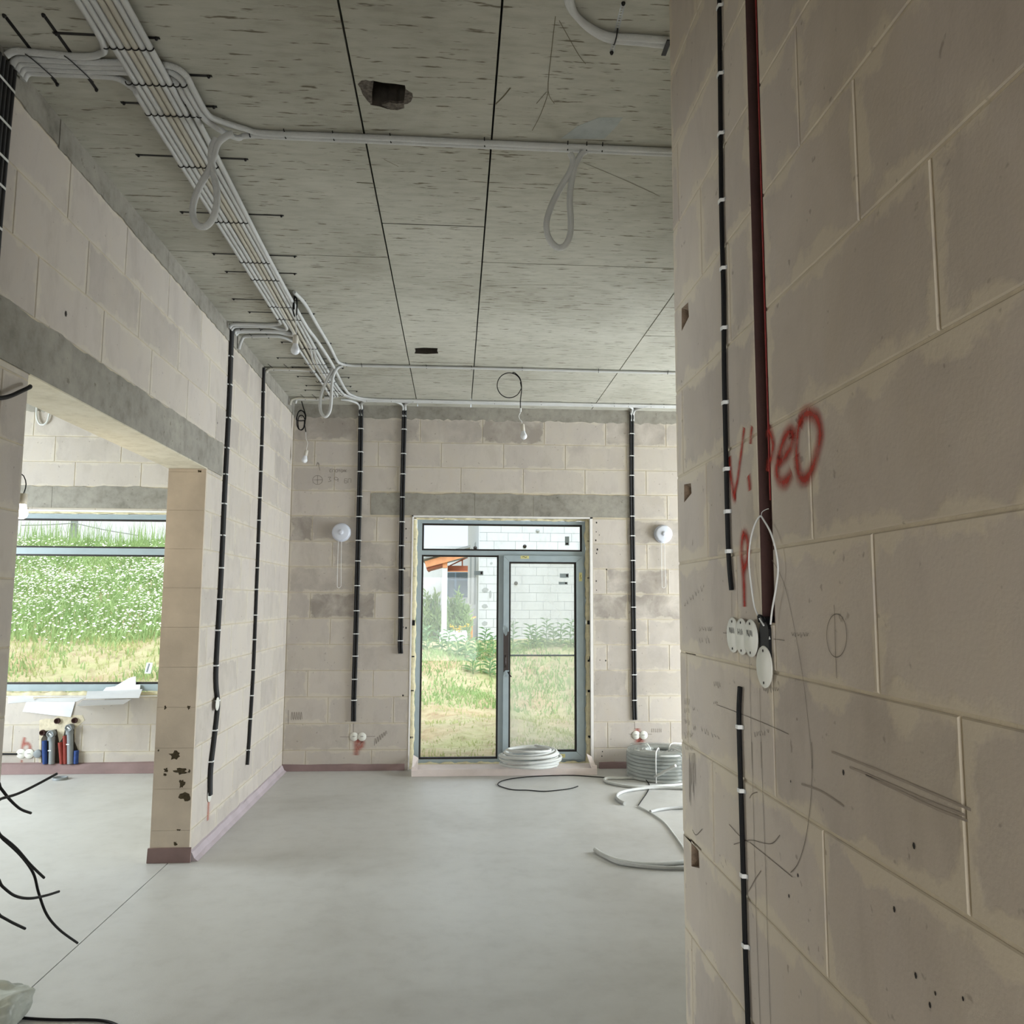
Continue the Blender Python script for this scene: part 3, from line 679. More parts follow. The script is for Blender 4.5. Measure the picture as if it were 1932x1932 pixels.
# the leftmost tube turns off to the left, the others run on towards the door
conduit([(bx(0), -.72, ZL), (bx(0), 1, ZL), (bx(0), 2.3, ZL), (bx(0), 2.62, ZL), (bx(0)-.012, 2.76, ZL), (bx(0)-.06, 2.835, ZU), (bx(0)-.13, 2.855, ZU), (-1.45, 2.85, ZU), (-1.57, 2.84, ZU), (-1.61, 2.84, ZU-.02)],
        'grey conduit leaving the ceiling bundle in a tight bend to the near left wall', group=G1)
ends = {1: 5.80, 2: 5.92, 3: 6.85, 4: 7.84, 5: 7.9, 6: 7.94}
for i in range(1, 7):
    ye = ends[i]; pts = [(bx(i), -.72, ZL), (bx(i), .5, ZL), (bx(i)+.001, 2, ZL), (bx(i)-.001, 3.5, ZL), (bx(i), 4.6, ZL)]
    if i < 3: pts += [(bx(i), ye-.25, ZL), (bx(i)-.01, ye-.06, ZL), (bx(i)-.06, ye, ZU-.01), (-1.35, ye-.02*i, ZU), (-1.5, ye-.01, ZU), (-1.585, ye-.01, ZU-.004), (-1.612, ye-.01, ZU-.03)]
    elif i == 3: pts += [(bx(i)-.03, 6.3, ZL), (bx(i)-.035, 6.7, ZL), (bx(i)-.07, 6.83, ZU-.01), (-1.35, 6.86, ZU), (-1.55, 6.86, ZU), (-1.61, 6.86, ZU-.03)]
    elif i == 4: pts += [(bx(i)-.02, 6.5, ZL), (bx(i)-.02, 7.5, ZL), (bx(i)-.03, 7.75, ZU), (bx(i)-.1, 7.86, ZU), (-1.4, 7.88, ZU), (-1.53, 7.88, ZU), (-1.595, 7.88, ZU-.02), (-1.61, 7.88, ZU-.07)]
    else: pts += [(bx(i)-.01, 6.5, ZL), (bx(i)+.005, 7.45, ZL), (bx(i)+.04, 7.75, ZU), (bx(i)+.16, ye-.02, ZU), (-.85, ye, ZU), (-.6, ye, ZU), (0, ye-.0, ZU), (1, ye+.005, ZU), (2.6, ye, ZU), (4.4, ye, ZU)]
    conduit(pts, 'grey corrugated conduit, %s from the left in the long ceiling bundle' % ORD[i], 'conduit_dirty' if i in (3, 4) else 'conduit', group=G1)
# second layer: tubes that cross from the near left wall above the bundle and join on its right
for k in range(4):
    y = 2.882+.027*k; xr = -1.045+.0245*k if k < 3 else None
    w0 = [(-1.612, y, ZU-.03), (-1.59, y, ZU), (-1.5, y, ZU), (-1.35, y, ZU)]
    if k < 3:
        xe = bx(6)+.0265+.0245*(2-k)
        w0 += [(-1.2, y-.004, ZU), (xe-.06, y, ZU), (xe-.01, y+.035, ZU-.01), (xe, y+.1, ZL), (xe+.004, 3.12, ZL)]
        if k == 0: w0 += [(xe+.025, 3.19, ZL+.01), (xe+.12, 3.275, ZU), (-.8, 3.3, ZU), (-.4, 3.298, ZU), (.5, 3.305, ZU), (2.5, 3.3, ZU), (4.4, 3.3, ZU)]
        elif k == 1: w0 += [(xe+.02, 3.2, ZL), (-.93, 3.3, ZL), (-.86, 3.322, ZU), (-.4, 3.325, ZU), (.5, 3.33, ZU), (2.5, 3.327, ZU), (4.4, 3.327, ZU)]
        else: w0 += [(xe, 3.5, ZL), (xe-.015, 4.5, ZL), (xe-.012, 5.6, ZL), (xe+.01, 6.0, ZL), (xe+.03, 6.6, ZL), (xe+.03, 7.4, ZL), (xe+.06, 7.74, ZU), (-.85, 7.86, ZU), (-.4, 7.872, ZU), (1, 7.875, ZU), (4.4, 7.875, ZU)]
    else: w0 += [(-1.28, y+.01, ZU), (bx(0), y+.06, ZU-.015), (bx(0)-.001, 3.05, ZL), (bx(0), 3.5, ZL), (bx(0), 4.6, ZL), (bx(0), 5.5, ZL), (bx(0)-.02, 5.68, ZU-.01), (-1.32, 5.74, ZU), (-1.5, 5.745, ZU), (-1.585, 5.745, ZU-.004), (-1.612, 5.745, ZU-.03)]
    conduit(w0, 'grey conduit crossing from the near left wall, %s of the four from the bend' % ORD[k], group='conduits crossing above the bundle')
# tubes feeding the bundle from the far left wall
conduit([(-1.615, 6.02, H-.11), (-1.6, 6.02, ZU-.04), (-1.57, 6.02, ZU), (-1.45, 6.0, ZU), (-1.33, 6.0, ZU), (bx(0)-.02, 6.05, ZU-.01), (bx(0)+.008, 6.16, ZL), (bx(0)+.02, 6.8, ZL), (bx(0)+.03, 7.3, ZL), (bx(0)+.03, 7.62, ZL), (bx(0)+.015, 7.8, ZU), (-1.3, 7.91, ZU), (-1.5, 7.915, ZU), (-1.555, 7.93, ZU), (-1.575, 7.96, ZU-.03)], 'grey conduit bending out of the wall top below the small hanging bulb', group=G1)
for k, (y0, i) in enumerate(((5.86, 1), (5.885, 2))):
    conduit([(-1.612, y0+.02, ZU-.03), (-1.585, y0+.02, ZU), (-1.4, y0+.02, ZU), (-1.25, y0+.03, ZU), (bx(3+k), y0+.15, ZU-.012), (bx(3+k)+.03, y0+.3, ZL), (bx(1+k)+.04, 6.6, ZL), (bx(1+k)+.05, 7.4, ZL), (bx(1+k)+.05, 7.65, ZL), (bx(1+k)+.0, 7.8, ZU), (-1.28, 7.83+.025*k, ZU)], 'grey conduit entering the bundle from the middle of the left wall, %s of two' % ORD[k], group='conduits joining from the left wall')
conduit([(-1.612, 6.885, ZU-.03), (-1.58, 6.885, ZU), (-1.35, 6.89, ZU), (-1.24, 6.93, ZU), (bx(1), 7.1, ZL+.01), (bx(1)-.002, 7.5, ZL)], 'short grey conduit joining the bundle from the far left wall drop', group=G1)
# a separate tube to the right of the bundle that becomes the second cross run
xq = -1.0
conduit([(-1.04, 5.1, ZU), (-1.01, 5.3, ZU), (-1.0, 5.7, ZU), (-.985, 6.2, ZU), (-.985, 6.55, ZU), (-.97, 6.66, ZU), (-.9, 6.71, ZU), (-.7, 6.712, ZU), (.2, 6.708, ZU), (1.2, 6.712, ZU), (2.6, 6.715, ZU), (4.4, 6.715, ZU)], 'grey conduit turning off right of the bundle to cross the ceiling midway')
# hanging loops of conduit
def loop_at(base, pts, Y, label):
    q = [onY(x, y, Y) for x, y in pts]; q = [Vector((p.x, p.y, min(p.z, ZU-.002))) for p in q]; conduit([tuple(p) for p in q], label, 'conduit', r=.0135, sub=7, group='conduit loops left for ceiling lamps')
loop_at(None, [(440, 252), (425, 258), (410, 272), (402, 300), (395, 320), (378, 350), (366, 380), (364, 405), (372, 424), (386, 428), (400, 415), (408, 390), (409, 360), (402, 325), (398, 300), (400, 278), (408, 262)], 3.24, 'grey conduit loop hanging below the near cable bundle')
loop_at(None, [(1105, 285), (1096, 292), (1085, 315), (1078, 345), (1075, 380), (1077, 415), (1075, 445), (1066, 463), (1053, 467), (1040, 457), (1032, 438), (1032, 415), (1042, 385), (1060, 350), (1075, 325), (1081, 305), (1076, 290)], 3.32, 'grey conduit loop hanging from the cross run right of the ceiling hole')
loop_at(None, [(646, 690), (637, 694), (629, 708), (626, 730), (625, 755), (622, 776), (614, 786), (606, 778), (604, 760), (608, 738), (618, 715), (626, 700), (628, 690)], 6.72, 'grey conduit loop hanging at the far end of the bundle')
# bent pair at the upper edge of the picture
for k in range(2):
    off = k*.025
    pts = [onZ(1070, -60, H), onZ(1078, 0, H), onZ(1090, 26, H), onZ(1115, 50, H), onZ(1150, 68, H), onZ(1200, 73, H), onZ(1258, 79, H)]
    conduit([(p.x-off*.6*(1-i/6), p.y-off*(.2+.8*i/6), ZU) for i, p in enumerate(pts)], 'grey conduit bent in a quarter circle near the right wall top, %s one' % ('outer' if k == 0 else 'inner'), 'conduit')
# mounting straps: a black band nailed at both ends, one tie round every tube
tie = MB(); tie.tube([(math.cos(a)*(RC+.0015), 0, math.sin(a)*(RC+.0015)) for a in [math.pi*(1+k/8) for k in range(9)]], .0024, 5, sub=1); tie_me = tie.mesh('tie', MT['strap'])
nail = MB(); nail.lathe([(.0015, .006), (.007, .006), (.007, .002), (.004, -.004), (.0, -.006)], 8); nail_me = nail.mesh('nail', MT['strap'])
sy = [2.75, 2.95, 3.145, 3.535, 4.07, 4.57, 4.825, 5.28, 5.52, 6.17, 6.585, 6.84, 7.135, 7.436, 7.61]
sxx = [(-1.41, -1.05), (-1.28, -.93), (-1.337, -.967), (-1.426, -.941), (-1.41, -.895), (-1.396, -.924), (-1.394, -.973), (-1.473, -1.0), (-1.43, -.98), (-1.348, -.965), (-1.466, -.99), (-1.40, -.96), (-1.41, -.949), (-1.39, -.971), (-1.431, -.935)]
for k, (y, (a, b)) in enumerate(zip(sy, sxx)):
    t = thing('mounting_strap', 'black nailed strap across the ceiling bundle, %s from the camera' % ORD[k], 'strap', (-1.15, y, H), 'straps holding the ceiling bundle')
    m = MB(); m.box(a, b, y-.006, y+.006, H-.0022, H-.0006); part(m, 'band', 'strap', t)
    for xx in (a+.012, b-.012):
        o = bpy.data.objects.new('nail', nail_me); o.location = (xx+1.15, 0, -.006); link(o, t)
    for i in range(9 if 2.9 < y < 3.2 else 7):
        o = bpy.data.objects.new('tie', tie_me); o.location = (bx(i)+1.15, 0, ZL-H); link(o, t)
# straps over the cross tubes near the left wall
for k, (p0, p1, steel) in enumerate((((8, 28), (108, 158), 0), ((82, 27), (182, 168), 1))):
    a, b = onZ(*p0, H), onZ(*p1, H); t = thing('mounting_strap', ('dark' if not steel else 'perforated') + ' strap over the cross conduits by the near left wall', 'strap', tuple(a.lerp(b, .5)), 'straps by the near left wall')
    m = MB(); d = (b-a).normalized(); n_ = Vector((-d.y, d.x, 0))*.006
    m.prism([a-n_, b-n_, b+n_, a+n_], (0, 0, -.0016)); part(m, 'band', 'strap', t)
    for p in (a, b): o = bpy.data.objects.new('nail', nail_me); o.location = p-t.location+Vector((0, 0, -.006)); link(o, t)
    m = MB(); c = a.lerp(b, .5); m.tube([(c.x-.012, 2.835, H-.026), (c.x, 2.86, H-.0275), (c.x+.015, 2.92, H-.0275), (c.x+.025, 2.985, H-.024)], .002, 6); part(m, 'tie', 'strap', t)
# straps along the cross runs
def small_strap(x, y, dx, dy, label, ln=.07, group=None):
    t = thing('cable_tie', label, 'cable tie', (x, y, H), group)
    m = MB(); m.tube([(x-dx*ln, y-dy*ln, H-.002), (x-dx*.014, y-dy*.014, H-.012), (x, y, H-.0262), (x+dx*.014, y+dy*.014, H-.012), (x+dx*ln*.5, y+dy*ln*.5, H-.003)], .0022, 5); part(m, 'loop', 'strap', t)
for k, (x, y) in enumerate([(474, 257), (540, 258), (631, 262), (738, 265), (914, 280), (1069, 286), (1104, 288), (1134, 287)]):
    p = onZ(x, y, ZU); small_strap(p.x, 3.31, .1, 1, 'black tie on the near cross run of conduit, %s from the left' % ORD[k], .03, 'ties on the near cross run')
for k, (x, y) in enumerate([(655, 691), (684, 692), (805, 693), (890, 696), (985, 698), (1128, 702), (1257, 706)]):
    p = onZ(x, y, ZU); small_strap(p.x, 6.712, .1, 1, 'black tie on the middle cross run of conduit, %s from the left' % ORD[k], .035, 'ties on the middle cross run')
for k, (x, y) in enumerate([(692, 755), (738, 755), (779, 755), (815, 757), (933, 760), (1021, 763), (1116, 765), (1158, 766), (1185, 766), (1228, 766), (1252, 767)]):
    p = onZ(x, y, ZU); small_strap(p.x, 7.9, -.25 if k > 4 else .05, -1, 'black tie on the conduit along the back wall, %s from the left' % ORD[k], .09, 'ties along the back wall run')
for k, (y, x) in enumerate(((5.84, -1.56), (5.84, -1.42), (6.01, -1.52), (6.01, -1.40), (6.87, -1.55), (6.87, -1.42), (7.89, -1.47), (7.87, -1.36))):
    small_strap(x, y, .25, 1, 'black tie on the conduits leaving the left wall top, %s towards the door' % ORD[k], .10, 'ties at the left wall top')
# steel strap under the bent pair
p, q = onZ(1176, 5, H), onZ(1154, 98, H); t = thing('mounting_strap', 'perforated steel strap under the quarter-circle conduit at the upper edge', 'strap', tuple(p))
d = (q-p).normalized(); nn = Vector((-d.y, d.x, 0))*.0075
m = MB(); ln = (q-p).length; n = int(ln/.012)
for i in range(n):
    a, b = p+d*(i*.012), p+d*(i*.012+.004); m.prism([a-nn, b-nn, b+nn, a+nn], (0, 0, -.0014))
    for s in (-1, 1): m.prism([b+nn*s, b+nn*s*.45, b+d*.008+nn*s*.45, b+d*.008+nn*s], (0, 0, -.0014))
part(m, 'band', 'steel', t)
for pp in (p, q): o = bpy.data.objects.new('nail', nail_me); o.location = pp-t.location+Vector((0, 0, -.006)); link(o, t)
c = onZ(1160, 66, H); m = MB(); m.tube([(c.x, c.y-.05, H-.012), (c.x, c.y-.03, H-.026), (c.x, c.y+.01, H-.028), (c.x, c.y+.03, H-.006)], .0024, 6); part(m, 'tie', 'strap', t)
c = onZ(1257, 76, H); m = MB(); m.box(c.x-.008, c.x+.008, c.y-.04, c.y+.04, H-.03, H-.0265); t2 = thing('mounting_strap', 'black clamp over the end of the quarter-circle conduit', 'strap', (c.x, c.y, H)); part(m, 'band', 'strap', t2)

# ================================================================ black drops on the walls
def drop(paths, r, nrm, clips, label, mat='black_conduit', clip_r=None, group='black conduit drops on the walls', lastbend=None, clip_mat='white'):
    t = thing('conduit_drop', label, 'conduit', tuple(paths[0][-1]), group); nrm = Vector(nrm)
    for p in paths: m = MB(); m.tube(p, r, 10, sub=4); part(m, 'conduit', mat, t)
    ctr = [sum((Vector(q) for q in ps), Vector())/len(ps) for ps in zip(*paths)]
    P = spline(ctr, 6); side = nrm.cross(Vector((0, 0, 1))).normalized(); w_ = r*len(paths)+.002
    for z in clips:
        c = min(P, key=lambda q: abs(q.z-z)); m = MB(); tilt = random.uniform(-.004, .004); th = .0045
        pr = [c-nrm*r*1.0-side*(w_+.006), c-nrm*r*.9-side*w_, c+nrm*(r+.0018)-side*w_*.8, c+nrm*(r+.0022), c+nrm*(r+.0018)+side*w_*.8, c-nrm*r*.9+side*w_, c-nrm*r*1.0+side*(w_+.006)]
        v = []; 
        for q in pr: v += [Vector((q.x, q.y, z+tilt-th)), Vector((q.x, q.y, z+tilt+th)), Vector((q.x, q.y, z+tilt+th))-nrm*.0015, Vector((q.x, q.y, z+tilt-th))-nrm*.0015]
        f = []
        for i in range(len(pr)-1):
            a, b = 4*i, 4*i+4; f += [(a, b, b+1, a+1), (a+1, b+1, b+2, a+2), (a+3, a+2, b+2, b+3), (a, a+3, b+3, b)]
        m._add(v, f); part(m, 'clip', clip_mat, t)
    return t
# back wall, three twin drops
def bdrop(px, label, single_from=None):
    pts = [onY(x, y, B-.0125) for x, y in px]; pts[0].z = H-.02
    def side(s): return [(p.x+s*.012, p.y, p.z) for p in pts]
    ps = [side(-1), side(1)]
    zs = []; z = pts[0].z-.22
    while z > pts[-1].z+.03: zs.append(z); z -= random.uniform(.195, .25)
    drop(ps, .0118, (0, -1, 0), zs, label)
bdrop([(681, 768), (679, 900), (675, 1050), (671, 1200), (668, 1300), (667, 1345), (667, 1361)], 'twin black conduit drop left of the door, ending above two white discs')
bdrop([(763, 770), (760, 900), (757, 1050), (756, 1180), (755, 1215), (756, 1233)], 'shorter twin black conduit drop just left of the door frame')
bdrop([(1192, 772), (1192, 900), (1194, 1060), (1196, 1220), (1197, 1320), (1198, 1358)], 'twin black conduit drop right of the terrace door')
for (x, lab) in ((681, 'left of the door'), (763, 'beside the door frame'), (1192, 'right of the door')):
    p = onY(x, 770, B); 
    for s in (-1, 1):
        conduit([(p.x+s*.16, 7.905, ZU), (p.x+s*.09, 7.93, ZU), (p.x+s*.03, 8.02, ZU), (p.x+s*.012, 8.11, ZU-.004), (p.x+s*.012, B-.0145, ZU-.03), (p.x+s*.012, B-.0135, ZU-.10)], 'grey conduit curving down the %s of the twin drop %s' % ('left' if s < 0 else 'right', lab), group='conduit bends at the back wall top')
# left wall drops
def ldrop(px, label, n=2, r=.0118):
    pts = [onX(x, y, L+r+.002) for x, y in px]; pts[0].z = min(pts[0].z, H-.02)
    ps = [[(p.x, p.y+(k-(n-1)/2)*2*r*1.02, p.z) for p in pts] for k in range(n)]
    zs = []; z = pts[0].z-.2
    while z > pts[-1].z+.03: zs.append(z); z -= random.uniform(.18, .24)
    drop(ps, r, (1, 0, 0), zs, label)
ldrop([(438, 618), (433, 760), (425, 920), (418, 1080), (409, 1240), (408, 1290), (411, 1330), (405, 1390), (398, 1450), (397, 1500)], 'twin black conduit drop on the left wall beside the lintel end')
ldrop([(498, 694), (495, 820), (490, 960), (484, 1120), (478, 1270), (470, 1400), (467, 1443)], 'slim black conduit drop on the left wall nearer the corner', 1, .0125)
p0 = onX(14, 140, L); p1 = onX(3, 420, L)
ps = [[(L+.0145, p0.y-.025*k+.01, 3.51), (L+.0145, p0.y-.025*k, 3.3), (L+.0145, p0.y-.025*k-.01, 2.9), (L+.0145, p0.y-.025*k-.01, 2.3), (L+.0145, p0.y-.025*k-.01, 1.2)] for k in range(5)]
drop(ps, .0122, (1, 0, 0), [3.42, 3.28, 3.16, 3.05, 2.9, 2.75, 2.55, 2.35, 2.15, 1.95, 1.75, 1.55, 1.35], 'broad black conduit drop at the near left wall, upper left corner')
# right wall cables
def rdrop(px, label, zstep, skip=0):
    pts = [onX(x, y, R-.006) for x, y in px]
    ps = [[(p.x, p.y+s*.0042, p.z) for p in pts] for s in (-1, 1)]
    drop(ps, .004, (-1, 0, 0), zstep, label, 'black', group='black cables on the right wall')
zc = [onX(x, y, R-.007).z for x, y in ((1357, 14), (1358, 141), (1361, 249), (1361, 380), (1365, 505), (1367, 620), (1369, 760), (1371, 885), (1372, 967), (1374, 1037))]
rdrop([(1356, -250), (1357, 0), (1359, 200), (1361, 400), (1365, 560), (1366, 700), (1370, 880), (1373, 1010), (1376, 1070), (1380, 1113)], 'black cable pair running down the right wall from above', zc)
zc = [onX(x, y, R-.007).z for x, y in ((1393, 1372), (1397, 1493), (1402, 1653), (1406, 1788))]
rdrop([(1396, 1296), (1394, 1340), (1395, 1400), (1398, 1500), (1402, 1640), (1406, 1790), (1411, 1930), (1420, 2250)], 'black cable pair running down the right wall from below the discs', zc)

# ================================================================ white discs and writing
def disc(center, nrm, r, label, marks, holes=True, tilt=0, extra=0, group=None):
    nrm = Vector(nrm); up = Vector((0, 0, 1)); sd_ = up.cross(nrm).normalized()
    t = thing('cover_disc', label, 'disc', tuple(center), group)
    Mx = Matrix((sd_, up, nrm)).transposed().to_4x4(); Mx.translation = Vector(center)+nrm*extra
    m = MB(); m.lathe([(r*.98, 0), (r, .0012), (r*.97, .003), (.0, .0034)], 28, Mx, False); part(m, 'plate', 'disc', t)
    if holes:
        for s in (-1, 1):
            m = MB(); c = Mx @ Vector((0, s*r*.76, .0034)); M2 = Mx.copy(); M2.translation = c; m.lathe([(.003, 0), (.003, .0006), (0, .0006)], 8, M2, False); part(m, 'screw_hole', 'ink', t)
    if marks:
        m = MB()
        for pl in marks: m.ribbon([Mx @ Vector((x*r, y*r, .0040)) for x, y in pl], r*.06, nrm, 1)
        part(m, 'handwriting', 'ink', t)
    return t
def sc(n, seed, x0=-.5, y0=-.1, w_=1.0, h_=.3):
    rr = random.Random(seed); out = []
    for i in range(n):
        x = x0+w_*i/n; out.append([(x, y0+h_), (x+.02, y0), (x+w_*.5/n, y0+h_*rr.uniform(.4, 1)), (x+w_*.7/n, y0+rr.uniform(-.05, .1))])
    return out
for k, (x, y) in enumerate(((1384, 1198), (1403, 1201), (1423, 1204))):
    p = onX(x, y, R-.003); disc((R, p.y, p.z), (-1, 0, 0), .0405, 'white disc with pencilled writing, %s of three in a row on the right wall' % ('left', 'middle', 'right')[k], sc(4-(k == 1), k, -.45, .1, .9, .32), extra=.003+.003*k, group='white cover discs on the right wall')
p = onX(1445, 1258, R-.004); disc((R, p.y, p.z), (-1, 0, 0), .043, 'blank white disc hanging below the black box at the chase end', [], extra=.006)
for k, (x, y) in enumerate(((668, 1390), (683, 1390))):
    p = onY(x, y, B-.003); disc((p.x, B, p.z), (0, -1, 0), .041, '%s white disc of the pair under the twin drop left of the door' % ('left', 'right')[k], sc(3, 10+k, -.3, -.05, .7, .25), False, extra=.003+.003*k)
for k, (x, y) in enumerate(((1200, 1387), (1214, 1387))):
    p = onY(x, y, B-.003); disc((p.x, B, p.z), (0, -1, 0), .041, '%s white disc of the pair above the wrapped coil' % ('left', 'right')[k], sc(3, 20+k, -.35, -.05, .7, .25), False, extra=.003+.003*k)
for k, (x, y) in enumerate(((40, 1422), (55.5, 1422))):
    p = onY(x, y, B-.003); disc((p.x, B, p.z), (0, -1, 0), .044, '%s white disc of the pair beside the grey drain pipes' % ('left', 'right')[k], sc(3, 30+k, -.35, -.05, .7, .2), False, extra=.003+.003*k)
p = onX(404, 1328, L+.003); disc((L, p.y, p.z), (1, 0, 0), .045, 'white disc hanging halfway down the twin drop on the left wall', [], False, extra=.024)
p = onX(395, 1500, L+.003); disc((L, p.y, p.z), (1, 0, 0), .045, 'white disc with a short mark at the foot of the left wall drop', [[(0, .3), (.05, -.2)], [(.2, .3), (.1, 0)]], False, extra=.004)
# black junction box at the foot of the chase, and the white wire loop
p = onX(1447, 1205, R)
jb = thing('junction_box', 'black junction box at the foot of the chase on the right wall', 'box', (R, p.y, p.z-.05))
m = MB(); yy = p.y
m.prism([(R-.006, yy-.024, p.z-.05), (R-.006, yy+.026, p.z-.055), (R-.006, yy+.029, p.z+.01), (R-.006, yy+.021, p.z+.03), (R-.006, yy+.006, p.z+.045), (R-.006, yy-.012, p.z+.043), (R-.006, yy-.025, p.z+.02)], (.045, 0, 0)); part(m, 'body', 'black', jb)
m = MB(); m.tube([(R-.010, yy+.012, p.z+.034), (R-.014, yy+.006, p.z+.046), (R-.012, yy-.006, p.z+.045), (R-.009, yy-.012, p.z+.034)], .003, 6); part(m, 'eyelet', 'black', jb)
q = onX(1452, 1204, R-.007); m = MB(); m.prism([(R-.0066, q.y-.004, q.z-.002), (R-.0066, q.y+.004, q.z-.003), (R-.0066, q.y+.001, q.z+.004)], (-.0006, 0, 0)); part(m, 'white_mark', 'white', jb)
wl = [onX(x, y, R-.012) for x, y in ((1441, 1180), (1425, 1150), (1418, 1110), (1413, 1060), (1416, 1020), (1424, 990), (1434, 974), (1440, 980), (1454, 1005), (1464, 1040), (1468, 1075), (1464, 1110), (1457, 1150), (1454, 1178))]
m = MB(); m.tube(wl, .0019, 6); tag(m.build('wire_loop', 'white', None, tuple(wl[0])), 'thin white wire loop standing out of the chase above the black box', 'wire')
wl = [onX(x, y, R-.006) for x, y in ((1436, 974), (1438, 966), (1446, 961), (1450, 960))]
m = MB(); m.tube(wl, .0008, 5); tag(m.build('wire_end', 'white', None, tuple(wl[0])), 'hair-thin wire end at the top of the white wire loop', 'wire')

# spray paint and pencil on the walls (flat marks belonging to the walls)
rx = lambda x, y: onX(x, y, R)
c4 = lambda x, y: rx(1240+x*460/1932, 640+y*460/1932)
def spray(name, par, strokes, conv, nrm, mat='spray'):
    m = MB()
    for k, (w_, pl) in enumerate(strokes): m.ribbon([conv(x, y) for x, y in pl], w_*1.9, nrm, 5, .0011+.00012*k)
    return m.build(name, mat, par)
spray('spray_lettering', wall_right, [
    (.022, [(575, 930), (580, 1030), (592, 1130), (612, 1240), (628, 1250)]), (.017, [(612, 1240), (636, 1130), (655, 1000), (668, 900), (680, 800), (692, 700)]),
    (.016, [(742, 830), (748, 740), (756, 690)]), (.020, [(726, 1080), (733, 1130), (738, 1200)]),
    (.022, [(880, 705), (905, 760), (922, 830), (912, 920), (892, 990), (885, 1050)]),
    (.026, [(962, 985), (1000, 950), (1045, 890), (1075, 820), (1080, 765), (1062, 728), (1030, 760), (990, 850), (960, 960), (955, 1060), (985, 1130), (1035, 1120), (1072, 1050)]),
    (.026, [(1135, 690), (1160, 610), (1205, 585), (1260, 620), (1295, 700), (1295, 800), (1270, 910), (1235, 1020), (1190, 1100), (1150, 1110), (1122, 1040), (1108, 920)]), (.018, [(1108, 930), (1115, 800), (1128, 700), (1150, 630)])], c4, (-1, 0, 0))
spray('spray_letter', wall_right, [(.022, [(690, 1530), (676, 1590), (672, 1700), (680, 1800), (690, 1930), (694, 2050), (696, 2120)]), (.024, [(684, 1545), (708, 1560), (722, 1640), (718, 1740), (700, 1800), (684, 1830)])], c4, (-1, 0, 0))
by = lambda x, y: onY(x, y, B)
spray('spray_letter', wall_back, [(.05, [(672, 1395), (673, 1408), (672, 1425)]), (.045, [(674, 1399), (684, 1400), (682, 1408), (675, 1412)])], by, (0, -1, 0), 'spray_faint')
spray('spray_letter', wall_back, [(.05, [(1202, 1374), (1203, 1394), (1202, 1410)]), (.045, [(1204, 1395), (1211, 1396), (1210, 1404), (1204, 1406)])], by, (0, -1, 0), 'spray_faint')
spray('spray_letter', wall_back, [(.03, [(47, 1391), (44, 1402), (42, 1414)]), (.03, [(45, 1404), (53, 1403), (57, 1409), (55, 1415)]), (.02, [(41, 1434), (41, 1440)])], by, (0, -1, 0), 'spray_faint')
lx = lambda x, y: onX(x, y, L)
spray('spray_letter', wall_left, [(.05, [(397, 1479), (394, 1500), (393, 1525), (392, 1548)])], lx, (1, 0, 0), 'spray_faint')
c5 = lambda x, y: rx(1270+x*400/1932, 1050+y*400/1932)
c6 = lambda x, y: rx(1280+x*652/1932, 1400+y*652/1932)
ell = [(1488+92*math.sin(a)+8, 720-197*math.cos(a)) for a in [2*math.pi*k/24 for k in range(25)]]
rr = random.Random(77)
def scribble(x, y, w_, h_, n, slant=0):
    out = []
    for i in range(n):
        a = x+w_*i/n; out.append([(a+rr.uniform(0, .2)*w_/n, y+slant*i/n), (a+w_/n*rr.uniform(.2, .7), y+h_*rr.uniform(.5, 1)+slant*i/n), (a+w_/n*rr.uniform(.3, .9), y+h_*rr.uniform(0, .4)+slant*i/n)])
    return out
ribbons('pencil_marks', wall_right, [ell, [(1472, 440), (1478, 560), (1484, 800), (1490, 960), (1496, 1110)], [(905, 30), (960, 120), (1020, 260), (1075, 480), (1120, 700), (1160, 930), (1195, 1150), (1225, 1400), (1252, 1650), (1265, 1800), (1270, 1932)],
    [(400, 1350), (600, 1425), (860, 1530), (1060, 1620)], [(460, 695), (520, 700)], [(920, 752), (1020, 764)], [(487, 680), (489, 740)], [(535, 320), (540, 540)], [(700, 920), (705, 1160), (715, 1600), (725, 1930)], [(795, 1200), (800, 1500), (808, 1930)]]
    + scribble(100, 420, 200, 50, 8, -200) + scribble(240, 640, 120, 55, 5) + scribble(235, 740, 110, 60, 4) + scribble(820, 1190, 150, 60, 7) + scribble(1080, 690, 160, 50, 6) + scribble(740, 1600, 140, 55, 6, -30)
    + scribble(255, 1550, 180, 50, 6, 100) + scribble(105, 1290, 50, 80, 3) + scribble(105, 1380, 50, 60, 3) + scribble(105, 1480, 50, 60, 3) + scribble(105, 1600, 80, 80, 4, -20) + scribble(110, 1720, 80, 60, 4) + scribble(180, 1370, 30, 60, 2) + scribble(185, 1530, 30, 60, 2) + scribble(370, 1140, 70, 70, 4) + scribble(370, 1320, 40, 30, 3), .0013, 'pencil', c5, (-1, 0, 0))
ribbons('pencil_marks', wall_right, [[(748, 0), (752, 100), (745, 300), (725, 480), (700, 600), (665, 690), (630, 730)], [(400, 560), (500, 640), (640, 755)], [(312, 572), (400, 548), (480, 565), (530, 565), (570, 520)], [(285, 460), (340, 520), (395, 560)],
    [(412, 0), (420, 300), (430, 700), (445, 1200), (460, 1576)], [(465, 0), (475, 300), (490, 700), (505, 1200), (518, 1576)], [(80, 490), (100, 520), (135, 485)], [(395, 835), (430, 770), (465, 718)], [(400, 315), (415, 290), (445, 280)]] + scribble(60, 60, 40, 300, 6), .0016, 'pencil', c6, (-1, 0, 0))
MT['scuff'] = plain('scuff', '#9a8f84', .9)
